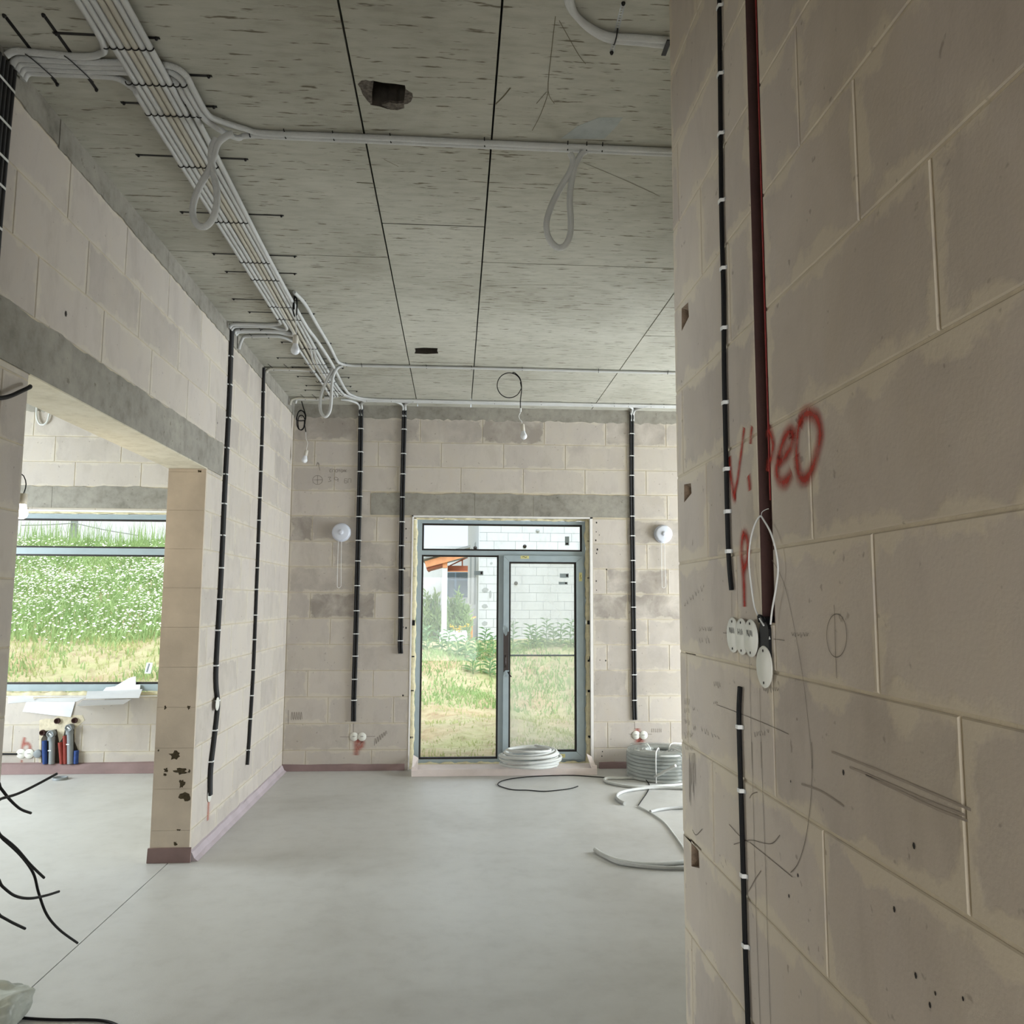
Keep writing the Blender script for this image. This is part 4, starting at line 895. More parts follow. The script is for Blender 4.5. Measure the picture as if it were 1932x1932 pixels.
ribbons('scuffs', wall_right, [[(860, 55), (1100, 150), (1350, 255), (1640, 380)], [(960, 140), (1150, 220), (1400, 330), (1610, 410)], [(1050, 185), (1250, 280), (1450, 375), (1620, 440)], [(690, 235), (800, 275), (930, 360)]], .0035, 'scuff', c6, (-1, 0, 0))
# back wall notes: an arrow, a crossed circle and the lettering
c2b = lambda x, y: onY(520+x*280/902, 860+y*600/1932, B)
circ = [(255+30*math.cos(a), 147+27*math.sin(a)) for a in [2*math.pi*k/16 for k in range(17)]]
ribbons('pencil_note', wall_back, [circ, [(255, 118), (255, 172)], [(228, 147), (284, 146)], [(270, 90), (256, 40)], [(248, 62), (256, 40), (268, 58)],
    [(318, 132), (335, 130), (326, 143), (338, 152), (320, 158)], [(378, 135), (362, 130), (358, 142), (372, 148), (380, 138), (378, 158)], [(436, 140), (420, 140), (419, 164), (434, 164), (432, 152), (420, 152)], [(441, 164), (442, 141), (458, 141), (457, 164)],
    [(340, 83), (330, 86), (329, 97), (340, 99)], [(347, 99), (348, 84), (358, 84), (357, 99)], [(364, 84), (376, 84), (375, 98), (364, 98), (364, 84)], [(380, 85), (394, 85)], [(387, 85), (386, 99)], [(398, 84), (408, 85), (406, 99), (397, 98), (398, 84)], [(411, 99), (416, 83), (420, 99)], [(424, 83), (423, 99)], [(433, 83), (424, 92), (433, 99)],
    [(78, 1545), (77, 1632)], [(390, 1707), (450, 1708)], [(550, 1706), (606, 1704)], [(474, 1625), (473, 1680)]] + [[(95+14*i, 1605), (100+14*i, 1555), (106+14*i, 1600)] for i in range(5)] + [[(600+13*i, 1760-12*i), (606+13*i, 1715-9*i), (612+13*i, 1750-12*i)] for i in range(6)], .0045, 'pencil_faint', c2b, (0, -1, 0))
c7b = lambda x, y: onY(740+x*560/1932, 960+y*560/1932, B)
ribbons('pencil_note', wall_back, [[(1578, 1385), (1580, 1435)], [(1540, 1466), (1562, 1467)], [(1664, 1466), (1690, 1467)]] + [[(1690+12*i, 1430), (1690+12*i, 1455)] for i in range(6)], .0045, 'pencil_faint', c7b, (0, -1, 0))
# small drilled holes and nail marks beside the door
def dots(name, par, lst, conv, nrm, r, mat='ink'):
    m = MB(); nrm = Vector(nrm); up = Vector((0, 0, 1)); sd_ = up.cross(nrm)
    for (x, y) in lst:
        p = conv(x, y)+nrm*.001; q = r*random.uniform(.6, 1.3)
        m._add([p+(sd_*math.cos(a)+up*math.sin(a)*1.4)*q for a in [2*math.pi*k/6 for k in range(6)]], [tuple(range(6))])
    return m.build(name, mat, par)
dots('nail_holes', wall_back, [(1330, 90), (1328, 150), (1348, 170), (1325, 205), (1335, 265), (1330, 290), (1328, 470), (1330, 530), (1352, 985), (1390, 988), (1368, 1580), (1365, 1610), (90, 130), (92, 190), (80, 390), (90, 775), (72, 770), (1395, 395), (70, 1215)], c7b, (0, -1, 0), .007)
dots('nail_holes', wall_right, [(670, 745), (1210, 935), (1320, 580), (1595, 1435), (1330, 1305), (1440, 1405), (1410, 1470), (620, 860), (925, 170), (630, 220)], c6, (-1, 0, 0), .003)
dots('nail_holes', wall_left, [(124, 592), (388, 850), (250, 742), (180, 700), (410, 798)], lx, (1, 0, 0), .008)

# ================================================================ wall valves with pull cords
def valve(px, py, label):
    p = onY(px, py, B-.05); c = Vector((p.x, B, p.z)); t = thing('air_valve', label, 'air valve', tuple(c), 'white air valves on the back wall')
    Mx = Matrix(((1, 0, 0), (0, 0, -1), (0, 1, 0))).to_4x4(); Mx.translation = c
    m = MB(); m.lathe([(.092, 0), (.092, .012), (.086, .016), (.075, .016), (.070, .002)], 32, Mx, False); part(m, 'rim', 'valve', t)
    m = MB(); m.lathe([(.060, .002), (.060, .034)], 24, Mx, False); part(m, 'throat', 'gasket', t)
    for k in range(16):
        a = 2*math.pi*k/16; m = MB(); pr = [Vector((math.cos(a+d)*r_, math.sin(a+d)*r_, z)) for d, r_, z in ((-.05, .078, .014), (.05, .078, .014), (.05, .078, .034), (-.05, .078, .034))]
        m.prism([Mx @ q for q in pr], Mx.to_3x3() @ Vector((math.cos(a)*.006, math.sin(a)*.006, 0))); part(m, 'spacer', 'valve', t)
    m = MB(); m.lathe([(.0, .034), (.083, .034), (.086, .040), (.084, .047), (.07, .052), (.035, .054), (.022, .056), (.019, .064), (.015, .067), (0, .067)], 32, Mx, False); part(m, 'cover', 'valve', t)
    m = MB(); z0 = p.z-.08; x = p.x-.008
    m.tube([(x-.016, B-.03, z0), (x-.017, B-.03, z0-.2), (x-.016, B-.03, z0-.42), (x-.013, B-.03, z0-.452), (x+.002, B-.03, z0-.462), (x+.017, B-.03, z0-.45), (x+.021, B-.03, z0-.42), (x+.016, B-.03, z0-.2), (x+.015, B-.03, z0)], .0022, 6); part(m, 'pull_cord', 'white', t)
valve(643, 1004, 'white round air valve with pull cord left of the terrace door')
valve(1253, 1007, 'white round air valve with pull cord right of the terrace door')

# ================================================================ bulbs
def bulb(base, hang, label, tilt=0, r=.029, lit=False, holder_len=.05, wires=(), coil=None, group=None, cable_r=.004):
    """base: position of the bulb's centre; hang: axis pointing up from the bulb"""
    base = Vector(base); ax = Vector(hang).normalized(); t = thing('hanging_bulb', label, 'light bulb', tuple(base), group)
    q = ax.to_track_quat('Z', 'Y').to_matrix().to_4x4(); q.translation = base
    prof = [(0, -r)]+[(r*math.sin(a), -r*math.cos(a)) for a in [math.pi*k/10 for k in range(1, 7)]]+[(r*.80, r*.62), (r*.62, r*1.25), (r*.55, r*1.5)]
    m = MB(); m.lathe(prof, 20, q, False); part(m, 'globe', 'bulb_on' if lit else 'bulb_off', t)
    m = MB(); m.lathe([(r*.58, r*1.45), (r*.62, r*1.5), (r*.62, r*1.5+holder_len), (r*.5, r*1.5+holder_len+.006), (.0, r*1.5+holder_len+.007)], 16, q, False); part(m, 'lamp_holder', 'ceramic', t)
    top = base+ax*(r*1.5+holder_len)
    for pts, rr_, mt, nm in wires: m = MB(); m.tube([top]+[Vector(p) for p in pts] if nm == 'lead' else pts, rr_, 6); part(m, nm, mt, t)
    return t
def circle_pts(c, rx_, rz_, turns, ph=0, dep=.004, n=14, axis='y'):
    out = []
    for k in range(int(turns*n)+1):
        a = ph+2*math.pi*k/n; q = 1+.04*math.sin(k*1.7)
        out.append((c[0]+rx_*q*math.cos(a), c[1]+dep*math.sin(k*.9), c[2]+rz_*q*math.sin(a)) if axis == 'y' else (c[0]+dep*math.sin(k*.9), c[1]+rx_*q*math.cos(a), c[2]+rz_*q*math.sin(a)))
    return out
Y1 = 5.2; b1 = onY(557, 661, Y1)
c1 = onY(557, 578, Y1); t1 = onY(556, 530, Y1)
bulb(b1, (0, 0, 1), 'unlit white bulb hanging below the middle of the conduit bundle', wires=[
    ([(b1.x+.002, Y1, b1.z+.12), (b1.x, Y1, b1.z+.14), (c1.x+.003, Y1, c1.z-.05)], .003, 'white', 'lead'),
    (circle_pts((c1.x, Y1, c1.z), .012, .065, 2.5, 1.2, .008), .0042, 'black', 'cable_coil'), ([(c1.x-.006, Y1, c1.z-.02), (t1.x-.002, Y1, t1.z-.05), (t1.x+.0, Y1, H-.004)], .0042, 'black', 'cable')])
Y2 = 8.06; b2 = onY(574.5, 868, Y2); c2 = onY(568, 793, Y2)
bulb(b2, (.18, 0, 1), 'unlit white bulb hanging beside the far left wall corner', wires=[
    ([(b2.x+.018, Y2, b2.z+.12), (b2.x+.025, Y2, b2.z+.17), (b2.x+.01, Y2, b2.z+.21), onY(577, 815, Y2)], .0025, 'white', 'lead'),
    (circle_pts((c2.x, Y2, c2.z), .042, .10, 1.5, 0, .006)+circle_pts((c2.x, Y2+.01, c2.z-.02), .032, .075, 1, .3, .004), .005, 'black', 'cable_coil'), ([onY(577, 815, Y2), onY(575, 800, Y2), onY(577, 785, Y2), onY(572, 768, Y2), onY(569, 757, Y2)], .005, 'black', 'cable')])
Y3 = 6.76; b3 = onY(988, 823, Y3); c3 = onY(961, 727, Y3); 
bulb(b3, (-.12, 0, 1), 'unlit white bulb hanging on a wire in front of the terrace door', holder_len=.055, wires=[
    ([(b3.x-.02, Y3, b3.z+.13), onY(981, 792, Y3), onY(979, 785, Y3), onY(982, 778, Y3)], .0035, 'white', 'lead'), ([onY(982, 777, Y3), onY(982, 774, Y3), onY(982, 770, Y3)], .009, 'white', 'connector'),
    ([onY(982, 772, Y3), onY(982, 755, Y3), onY(984, 735, Y3), onY(982, 722, Y3)] + [onY(961+23*math.cos(a), 727-23.5*math.sin(a), Y3) for a in [math.radians(12+ 30*k) for k in range(12)]] + [onY(984, 728, Y3), onY(981, 714, Y3), onY(972, 704, Y3), onY(967, 703, Y3)], .004, 'black', 'cable')])
Y4 = 4.55; b4 = onY(40, 968, Y4)
bulb(b4, (.05, 0, 1), 'lit bare bulb glowing behind the near edge of the opening', r=.033, lit=True, wires=[([(b4.x, Y4, b4.z+.2), (b4.x-.18, Y4, b4.z+.4), (b4.x-.25, Y4, H-.004)], .003, 'black', 'lead')])
pl = bpy.data.lights.new('bulb_light', 'POINT'); pl.energy = BULB; pl.color = (1, .86, .66); pl.shadow_soft_size = .05
po = bpy.data.objects.new('bulb_light', pl); po.location = (b4.x, Y4-.0, b4.z-.09); COL.objects.link(po)
# white conduit ring high on the window-room wall
q = [onY(x, y, B-.02) for x, y in ((70, 760), (69, 785), (74, 799), (82, 801), (89, 795), (93, 780), (95, 760))]
conduit([tuple(p) for p in q], 'white conduit loop high on the window wall seen below the soffit', 'conduit_white', .009)

# ================================================================ coils and loose lengths on the floor
def coil(cx, cy, z0, Rr, turns, rtube, hgt, label, seed, mat='conduit_white'):
    rr = random.Random(seed); pts = []; n = 18; tx, ty = 0, 0
    for k in range(int(turns*n)):
        a = 2*math.pi*k/n; u = k/(turns*n)
        if k % n == 0: ex, ey, er, tx, ty = rr.uniform(-.035, .035), rr.uniform(-.025, .025), rr.uniform(-.05, .03), rr.uniform(-.16, .16), rr.uniform(-.09, .09)
        rad = Rr*(1-.22*max(0, u-.55)/.45)+er
        pts.append((cx+ex+rad*math.cos(a), cy+ey+rad*.92*math.sin(a), z0+rtube+.03*abs(tx)+hgt*u+tx*.12*math.cos(a)+ty*.2*math.sin(a)+.012))
    pts = [tuple((Vector(pts[max(0, i-2)])+Vector(pts[max(0, i-1)])+Vector(pts[i])+Vector(pts[min(len(pts)-1, i+1)])+Vector(pts[min(len(pts)-1, i+2)]))/5) for i in range(len(pts))]
    pts = [(x, y, max(z, z0+rtube+.001)) for x, y, z in pts]
    t = thing('conduit_coil', label, 'coil', (cx, cy, z0)); m = MB(); m.tube(pts, rtube, 10, sub=2); part(m, 'windings', mat, t); return t
coil(.715, 7.86, .064, .30, 9.3, .0125, .16, 'loose coil of white conduit piled on the threshold of the terrace door', 4)
WC = (1.925, 7.78)
t = thing('conduit_coil', 'plastic-wrapped coil of white conduit standing right of the door', 'coil', WC+(0,))
prof = []; rt = .0155
m = MB(); rows = 8; cols = 6
for i in range(rows):
    for j in range(cols):
        if 0 < i < rows-1 and 0 < j < cols-1: continue
        rad = .315-rt-2*rt*j; z = rt+.001+2*rt*i; jit = .002*math.sin(i*5+j*3)
        m.tube([(WC[0]+(rad+jit)*math.cos(a), WC[1]+(rad+jit)*math.sin(a), z) for a in [2*math.pi*k/40 for k in range(40)]], rt, 8, close=True, sub=1)
part(m, 'windings', 'conduit_white', t)
zt_ = rt*2*rows+.002
m = MB(); v = []; f = []; n = 40; rr = random.Random(2)
ringr = [(.319, .02), (.320, .12), (.318, zt_-.03), (.300, zt_+.006), (.23, zt_+.012), (.16, zt_+.01), (.125, zt_+.004), (.11, zt_-.05)]
for (r_, z) in ringr: v += [(WC[0]+(r_+rr.uniform(-.002, .005))*math.cos(2*math.pi*k/n), WC[1]+(r_+rr.uniform(-.002, .005))*math.sin(2*math.pi*k/n), z+rr.uniform(-.003, .008)) for k in range(n)]
for i in range(len(ringr)-1):
    for k in range(n): f.append((i*n+k, i*n+(k+1) % n, (i+1)*n+(k+1) % n, (i+1)*n+k))
m._add(v, f); part(m, 'plastic_wrap', 'wrap', t)
for a in (-1.95, -1.15, .6, 2.4):
    d = Vector((math.cos(a), math.sin(a), 0)); c = Vector(WC+(0,)); s = Vector((-d.y, d.x, 0))*.006; m = MB()
    m.tube([c+d*.324+Vector((0, 0, .004)), c+d*.327+Vector((0, 0, .12)), c+d*.322+Vector((0, 0, zt_)), c+d*.27+Vector((0, 0, zt_+.022)), c+d*.13+Vector((0, 0, zt_+.02)), c+d*.098+Vector((0, 0, .1))], .0055, 6); part(m, 'binding', 'white', t)
c3f = lambda x, y, z=0: onZ(900+x*400/1932, 1360+y*400/1932, z)
def floor_tube(px, r, label, mat, lift=()):
    pts = [c3f(x, y, r+.001) for x, y in px]
    for i, z in lift: pts[i] = c3f(*px[i], z)
    return conduit([tuple(p) for p in pts], label, mat, r, sub=7, name='floor_cable' if r < .008 else 'conduit', cat='cable' if r < .008 else 'conduit')
floor_tube([(1920, 575), (1860, 580), (1650, 597), (1480, 603), (1330, 590), (1200, 562), (1163, 540), (1185, 522), (1300, 522), (1450, 520), (1560, 522), (1640, 500), (1720, 455), (1810, 408)], .0125, 'white conduit end curling out from the foot of the wrapped coil', 'conduit_white', [(10, .03), (11, .07), (12, .13), (13, .19)])
floor_tube([(1345, 752), (1300, 728), (1272, 700), (1285, 668), (1350, 640), (1480, 620), (1650, 608), (1860, 614), (1990, 622)], .0135, 'white conduit bent back in a hook on the floor before the wrapped coil', 'conduit')
floor_tube([(1580, 828), (1660, 808), (1760, 795), (1870, 790), (1990, 790)], .0125, 'short grey conduit end lying beside the thin cable on the floor', 'conduit')
floor_tube([(1075, 1172), (1130, 1210), (1230, 1255), (1380, 1290), (1550, 1306), (1700, 1302), (1880, 1285), (2050, 1262)], .013, 'long white conduit arc lying nearest the right wall end', 'conduit_white')
floor_tube([(1085, 1190), (1160, 1235), (1280, 1290), (1400, 1312), (1560, 1330), (1720, 1340), (1900, 1342), (2050, 1336)], .011, 'grey conduit arc lying just in front of the long white arc', 'conduit')
floor_tube([(920, 596), (860, 615), (760, 630), (610, 642), (460, 632), (330, 628), (235, 605), (190, 582), (215, 553), (300, 530), (440, 512), (650, 500), (870, 497), (1050, 508), (1250, 520), (1390, 512), (1440, 495), (1475, 492), (1520, 520), (1560, 565), (1570, 605), (1545, 660), (1500, 725), (1468, 772)], .0042, 'thin black cable looping over the floor before the loose coil', 'black', [(15, .012), (16, .03), (17, .035), (18, .03)])
floor_tube([(1462, 776), (1540, 815), (1640, 875), (1720, 940), (1790, 1030), (1835, 1090), (1880, 1160), (1920, 1230)], .006, 'thin white cable running along the floor to the right wall end', 'conduit_white')

# ================================================================ things at the left picture edge
def wire(px, X, label, r=.0048):
    pts = [onX(x, y, X) for x, y in px]; d = pts[0]-pts[1]
    a = pts[0]; pts = [Vector((L+.012, a.y-.45, a.z+.1)), Vector((L+.05, a.y-.2, a.z+.06))]+pts
    m = MB(); m.tube(pts, r, 8); o = m.build('cable_end', 'black', None, tuple(pts[0])); tag(o, label, 'cable', 'cable ends sticking out at the left')
wire([(-20, 1512), (5, 1506), (35, 1497), (70, 1480), (107, 1460)], -1.50, 'black cable end rising to the right at the left picture edge')
wire([(-15, 1470), (2, 1488), (18, 1508), (38, 1526), (58, 1534)], -1.52, 'black cable end drooping across the rising one at the left edge')
wire([(-20, 1560), (2, 1577), (30, 1600), (58, 1632), (83, 1656)], -1.50, 'black cable end pointing down right, upper of the middle pair')
wire([(-20, 1563), (8, 1585), (40, 1615), (63, 1648), (73, 1685), (88, 1725), (112, 1754), (146, 1779)], -1.53, 'longest black cable end sweeping down to the floor joint')
wire([(-20, 1650), (5, 1673), (28, 1690), (55, 1695), (85, 1690), (111, 1682)], -1.50, 'black cable end curling upward like a hook at the left edge')
wire([(-20, 1718), (2, 1729), (24, 1741), (47, 1752)], -1.51, 'lowest short black cable end at the left picture edge')
# sack
sp = onZ(8, 1990, 0); m = MB(); bm = bmesh.new(); bmesh.ops.create_icosphere(bm, subdivisions=4, radius=1)
rr = random.Random(8)
for v in bm.verts:
    x, y, z = v.co; pw = lambda a: math.copysign(abs(a)**.55, a)
    n_ = 1+.05*math.sin(7*x+3*z)+.05*math.sin(9*y-5*z)+.03*math.sin(17*x*y+11*z)
    v.co = (pw(x)*.16*n_, pw(y)*.14*n_, .001+max(0, (pw(z)+1)*.5*.13*n_))
zt_ = min(v.co.z for v in bm.verts)
for v in bm.verts: v.co.z -= zt_-.001
me = bpy.data.meshes.new('sack'); bm.to_mesh(me); bm.free(); me.materials.append(MT['bag']); me.polygons.foreach_set('use_smooth', [True]*len(me.polygons))
sk = bpy.data.objects.new('sack', me); pp = onZ(-45, 1945, 0); sk.location = (pp.x, pp.y, 0); link(sk); tag(sk, 'crumpled grey plastic sack in the lower left corner of the floor', 'sack')
pts = [onZ(x, y, .006) for x, y in ((20, 1918), (60, 1922), (110, 1924), (160, 1924), (195, 1926), (220, 1934), (240, 1950))]
conduit([tuple(p) for p in pts], 'black cable lying on the floor beside the grey sack', 'black', .0055, name='floor_cable', cat='cable')
# cable at the near jamb
pts = [onX(x, y, L+.03) for x, y in ((-30, 750), (0, 751), (20, 747), (40, 738), (55, 731))]; pts.append(onX(57, 729, L+.02))
m = MB(); m.tube(pts, .008, 8); tag(m.build('cable_end', 'black', None, tuple(pts[0])), 'thick black cable end curving under the lintel at the left edge', 'cable')

# ================================================================ window-room plumbing
cq = lambda x, y: (x*300/1932, 1250+y*300/1932)
def pz(x, y, Y=B): return onY(*cq(x, y), Y)
MT['niche'] = plain('niche_mortar', '#d6cbb2', .95, var=.15, scale=18, bmp=.5, bscale=40)
m = MB(); q = [pz(x, y, B-.002) for x, y in ((470, 1270), (475, 1000), (480, 700), (560, 680), (640, 690), (700, 650), (900, 640), (1000, 640), (1030, 700), (960, 760), (920, 800), (905, 1000), (960, 1060), (950, 1270))]; m.prism([(p.x, B-.002, p.z) for p in q], (0, .003, 0)); m.build('niche_patch', 'niche', wall_back)
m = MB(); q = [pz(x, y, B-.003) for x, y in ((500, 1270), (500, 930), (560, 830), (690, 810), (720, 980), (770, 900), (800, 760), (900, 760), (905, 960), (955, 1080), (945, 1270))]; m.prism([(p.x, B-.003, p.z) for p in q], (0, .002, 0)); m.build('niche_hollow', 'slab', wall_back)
def pipe(px, r, mat, label, cap=False, text=False):
    a = [pz(x, y, B-.03) for x, y in px]; t = thing('pipe_stub', label, 'pipe', (a[0].x, B-.03, .09), 'pipe stubs below the window')
    pts = [(p.x, B-.03-.0*i, p.z) for i, p in enumerate(a)]; pts[0] = (pts[0][0], pts[0][1], .0905)
    m = MB(); m.tube(pts, r, 14, sub=1 if len(pts) < 3 else 4); part(m, 'pipe', mat, t)
    if cap:
        c = Vector(pts[-1]); Mx = Matrix(((1, 0, 0), (0, 0, -1), (0, 1, 0))).to_4x4(); Mx.translation = c+Vector((0, -.0, -.0))
        m = MB(); m.lathe([(r*1.25, -.02), (r*1.28, .03), (r*1.2, .036), (r*.95, .036), (r*.93, .03), (0, .029)], 20, Mx, False); part(m, 'elbow_cap', mat, t)
        m = MB(); m.tube([(c.x, c.y, c.z-.03), (c.x, c.y, c.z-.06)], r*1.22, 14, sub=1); part(m, 'socket', mat, t)
        m = MB(); m.prism([(c.x-.014, c.y-.0365, c.z+.005), (c.x+.012, c.y-.0365, c.z-.012), (c.x+.016, c.y-.0365, c.z-.002), (c.x-.008, c.y-.0365, c.z+.015)], (0, -.0006, 0)); part(m, 'label', 'white', t)
        m = MB(); m.box(c.x-.014, c.x+.014, c.y-r-.0008, c.y-r+.001, c.z-.155, c.z-.145); part(m, 'print', 'white', t)
pipe([(545, 1280), (543, 1100), (540, 950)], .021, 'bluefoam', 'blue-sleeved pipe left of the grey drain pipes')
pipe([(625, 1270), (632, 1050), (630, 865)], .027, 'pvc', 'left grey drain pipe with a capped elbow below the window', True)
pipe([(750, 1262), (742, 1100), (730, 970)], .019, 'redpipe', 'left red-sleeved pipe leaning between the drain pipes')
pipe([(795, 1262), (793, 1050), (790, 890)], .019, 'redpipe', 'right red-sleeved pipe leaning between the drain pipes')
pipe([(853, 1258), (853, 1000), (850, 790)], .027, 'pvc', 'right grey drain pipe with a capped elbow below the window', True)
pipe([(922, 1255), (925, 1150), (930, 1070)], .021, 'bluefoam', 'blue-sleeved pipe right of the grey drain pipes')
for k, (x, y) in enumerate(((525, 850), (703, 708), (913, 702))):
    p = pz(x, y, B); t = thing('pipe_end', 'dark red pipe end in the wall %s' % ('left of the drain pipes', 'above and between the drain pipes', 'above the right drain pipe')[k], 'pipe', (p.x, B, p.z), 'red pipe ends in the wall')
    Mx = Matrix(((1, 0, 0), (0, 0, -1), (0, 1, 0))).to_4x4(); Mx.translation = (p.x, B-.002, p.z)
    m = MB(); m.lathe([(.026, 0), (.026, .022), (.021, .024), (.018, .004), (0, .003)], 16, Mx, False); part(m, 'sleeve', 'chase', t)
p = pz(462, 1108, B-.01); t = thing('socket_box', 'grey round box beside the blue sleeve and two white discs', 'box', (p.x, B, p.z)); Mx = Matrix(((1, 0, 0), (0, 0, -1), (0, 1, 0))).to_4x4(); Mx.translation = (p.x, B-.001, p.z)
m = MB(); m.lathe([(.037, 0), (.037, .022), (.03, .026), (0, .026)], 18, Mx, False); part(m, 'body', 'pvc', t)
m = MB(); a, b = pz(-150, 1110, B-.008), pz(205, 1112, B-.008); m.tube([a, b], .0085, 8, sub=1); tag(m.build('cable', 'black', None, tuple(a)), 'black cable along the wall to the discs beside the drain pipes', 'cable')
p = onZ(732*300/1932, 1250+1420*300/1932, 0); t = thing('floor_drain', 'grey drain ring set in the window-room floor', 'drain', (p.x, p.y, 0)); Mx = Matrix.Translation((p.x, p.y, .0005))
m = MB(); m.lathe([(.064, 0), (.064, .02), (.055, .02), (.054, .002), (0, .001)], 24, Mx, False); part(m, 'ring', 'pvc', t)
# paper sheets on the sill
def sheet(pts, label, seed, curl=.0):
    rr = random.Random(seed); q = [Vector(p) for p in pts]; n = 6; v = []; f = []
    for i in range(n+1):
        for j in range(n+1):
            a = q[0].lerp(q[1], i/n); b = q[3].lerp(q[2], i/n); p = a.lerp(b, j/n)
            v.append((p.x, p.y-.002*rr.random(), p.z+.004*math.sin(3*i/n+seed)*math.sin(2*j/n)+curl*(j/n)**2))
    k = len(v); v += [(x, y+.0006, z-.0012) for x, y, z in v]
    for i in range(n):
        for j in range(n):
            a = i*(n+1)+j; f += [(a, a+n+1, a+n+2, a+1), (k+a, k+a+1, k+a+n+2, k+a+n+1)]
    m = MB(); m._add(v, f); o = m.build('paper_sheet', 'paper', None, tuple(q[0])); return tag(o, label, 'paper', 'paper sheets on the window sill')
zs_ = WZ0+.005
def sl(x, y, z=zs_): return onZ(*cq(x, y), z)
def sv(x, y, Y): return onY(*cq(x, y), Y)
sheet([sl(95, 500, zs_+.004), sl(420, 470, zs_+.004), sl(400, 400, zs_+.03), sl(100, 415, zs_+.01)], 'white sheet lying flat at the left end of the window sill', 1)
sheet([sv(325, 470, B-.004), sv(915, 470, B-.004), sv(860, 657, B-.012), sv(275, 600, B-.012)], 'white sheet hanging over the edge of the window sill', 2)
sheet([sl(380, 472, zs_+.008), sl(930, 475, zs_+.008), sl(1050, 425, zs_+.008), sl(440, 430, zs_+.008)], 'white sheet on the sill whose front hides the hanging one\'s top', 5)
sheet([sv(935, 528, B-.006), sv(1500, 505, B-.006), sl(1600, 440, zs_+.012), sl(1000, 460, zs_+.012)], 'white sheet bent over the sill front beside the hanging sheet', 3)
sheet([sl(1040, 440, zs_+.02), sl(1690, 430, zs_+.02), sv(1730, 325, WY-.03), sv(1060, 345, WY-.03)], 'broad white printed sheet leaning on the window frame', 4)
sheet([sv(1200, 400, WY-.045), sv(1695, 410, WY-.05), sv(1705, 268, WY-.014), sv(1290, 300, WY-.014)], 'upper printed sheet with blue lines propped on the frame', 6)
sheet([sv(1330, 330, WY-.02), sv(1650, 330, WY-.02), sv(1650, 165, WY-.008), sv(1560, 195, WY-.008)], 'topmost white sheet with its corner standing up at the window', 7)

# ================================================================ outdoors
def sstep(a, b, x): t = np.clip((x-a)/(b-a), 0, 1); return t*t*(3-2*t)
def ground_z(X, Y):
    X = np.asarray(X, float); Y = np.asarray(Y, float)
    door_side = -.12+.80*sstep(13.0, 17.2, Y)-.35*sstep(19, 23, Y)
    hill = -.12+np.clip((Y-10.3)*.275, 0, 3.02)+.0*X
    hill = np.where(Y > 21.3, hill-.03*(Y-21.3), hill)
    w_ = sstep(-1.7, -4.2, X)
    n = .05*np.sin(1.7*X+.6*Y)+.04*np.sin(2.9*Y-1.1*X)+.03*np.sin(5.3*X+4.1*Y)
    return (1-w_)*door_side+w_*hill+n*sstep(9, 11, Y)
nx, ny = 120, 130
gx = np.linspace(-28, 16, nx); gy = np.linspace(B+TB+.02, 48, ny)
GX, GY = np.meshgrid(gx, gy); GZ = ground_z(GX, GY)
v = np.stack([GX, GY, GZ], -1).reshape(-1, 3)
idx = np.arange(nx*ny).reshape(ny, nx); f = np.stack([idx[:-1, :-1], idx[:-1, 1:], idx[1:, 1:], idx[1:, :-1]], -1).reshape(-1, 4)
def np_mesh(name, v, f, mat, smooth=False):
    me = bpy.data.meshes.new(name); me.from_pydata(v.tolist() if hasattr(v, 'tolist') else v, [], f.tolist() if hasattr(f, 'tolist') else f); me.materials.append(mat)
    if smooth: me.polygons.foreach_set('use_smooth', [True]*len(me.polygons))
    me.update(); return me
m_, n_, p_ = nodes_of('soil_and_turf')
vv = position(n_); a = add_noise(n_, vv, .9, 6, .6); b = add_noise(n_, vv, 6, 5, .65)
c = ramp(n_, a, [(.38, rgb('#b59a7a')), (.5, rgb('#b3a98a')), (.62, rgb('#a5ab78'))])
n_.links.new(mix(n_, .5, c, ramp(n_, b, [(.3, rgb('#836e50')), (.5, rgb('#aea981')), (.7, rgb('#c9bb9b'))])), p_.inputs['Base Color']); p_.inputs['Roughness'].default_value = .95
bump(n_, p_, b, .8, .06)
g = bpy.data.objects.new('ground', np_mesh('ground', v, f, m_, True)); link(g); structure(g)
def grass_mat(name, lo, hi):
    m, n, p = nodes_of(name); v = position(n); f = add_noise(n, v, 1.3, 3); q = add_noise(n, v, 25, 2)
    n.links.new(mix(n, .5, ramp(n, f, [(.35, rgb(lo)), (.65, rgb(hi))]), ramp(n, q, [(.35, rgb(lo)), (.65, rgb(hi))])), p.inputs['Base Color'])
    p.inputs['Roughness'].default_value = .7; p.inputs['Specular IOR Level'].default_value = .15
    tr = n.nodes.new('ShaderNodeBsdfTranslucent'); tr.inputs[0].default_value = rgb(hi); mx = n.nodes.new('ShaderNodeMixShader'); mx.inputs[0].default_value = .3
    out = n.nodes['Material Output']; n.links.new(p.outputs[0], mx.inputs[1]); n.links.new(tr.outputs[0], mx.inputs[2]); n.links.new(mx.outputs[0], out.inputs['Surface']); return m
GM = {'lush': grass_mat('lush_grass', '#7f9f66', '#b5cc92'), 'pale': grass_mat('pale_grass', '#a9b47c', '#cfd5a0'), 'dark': grass_mat('leaf_green', '#6f9470', '#a6c698')}
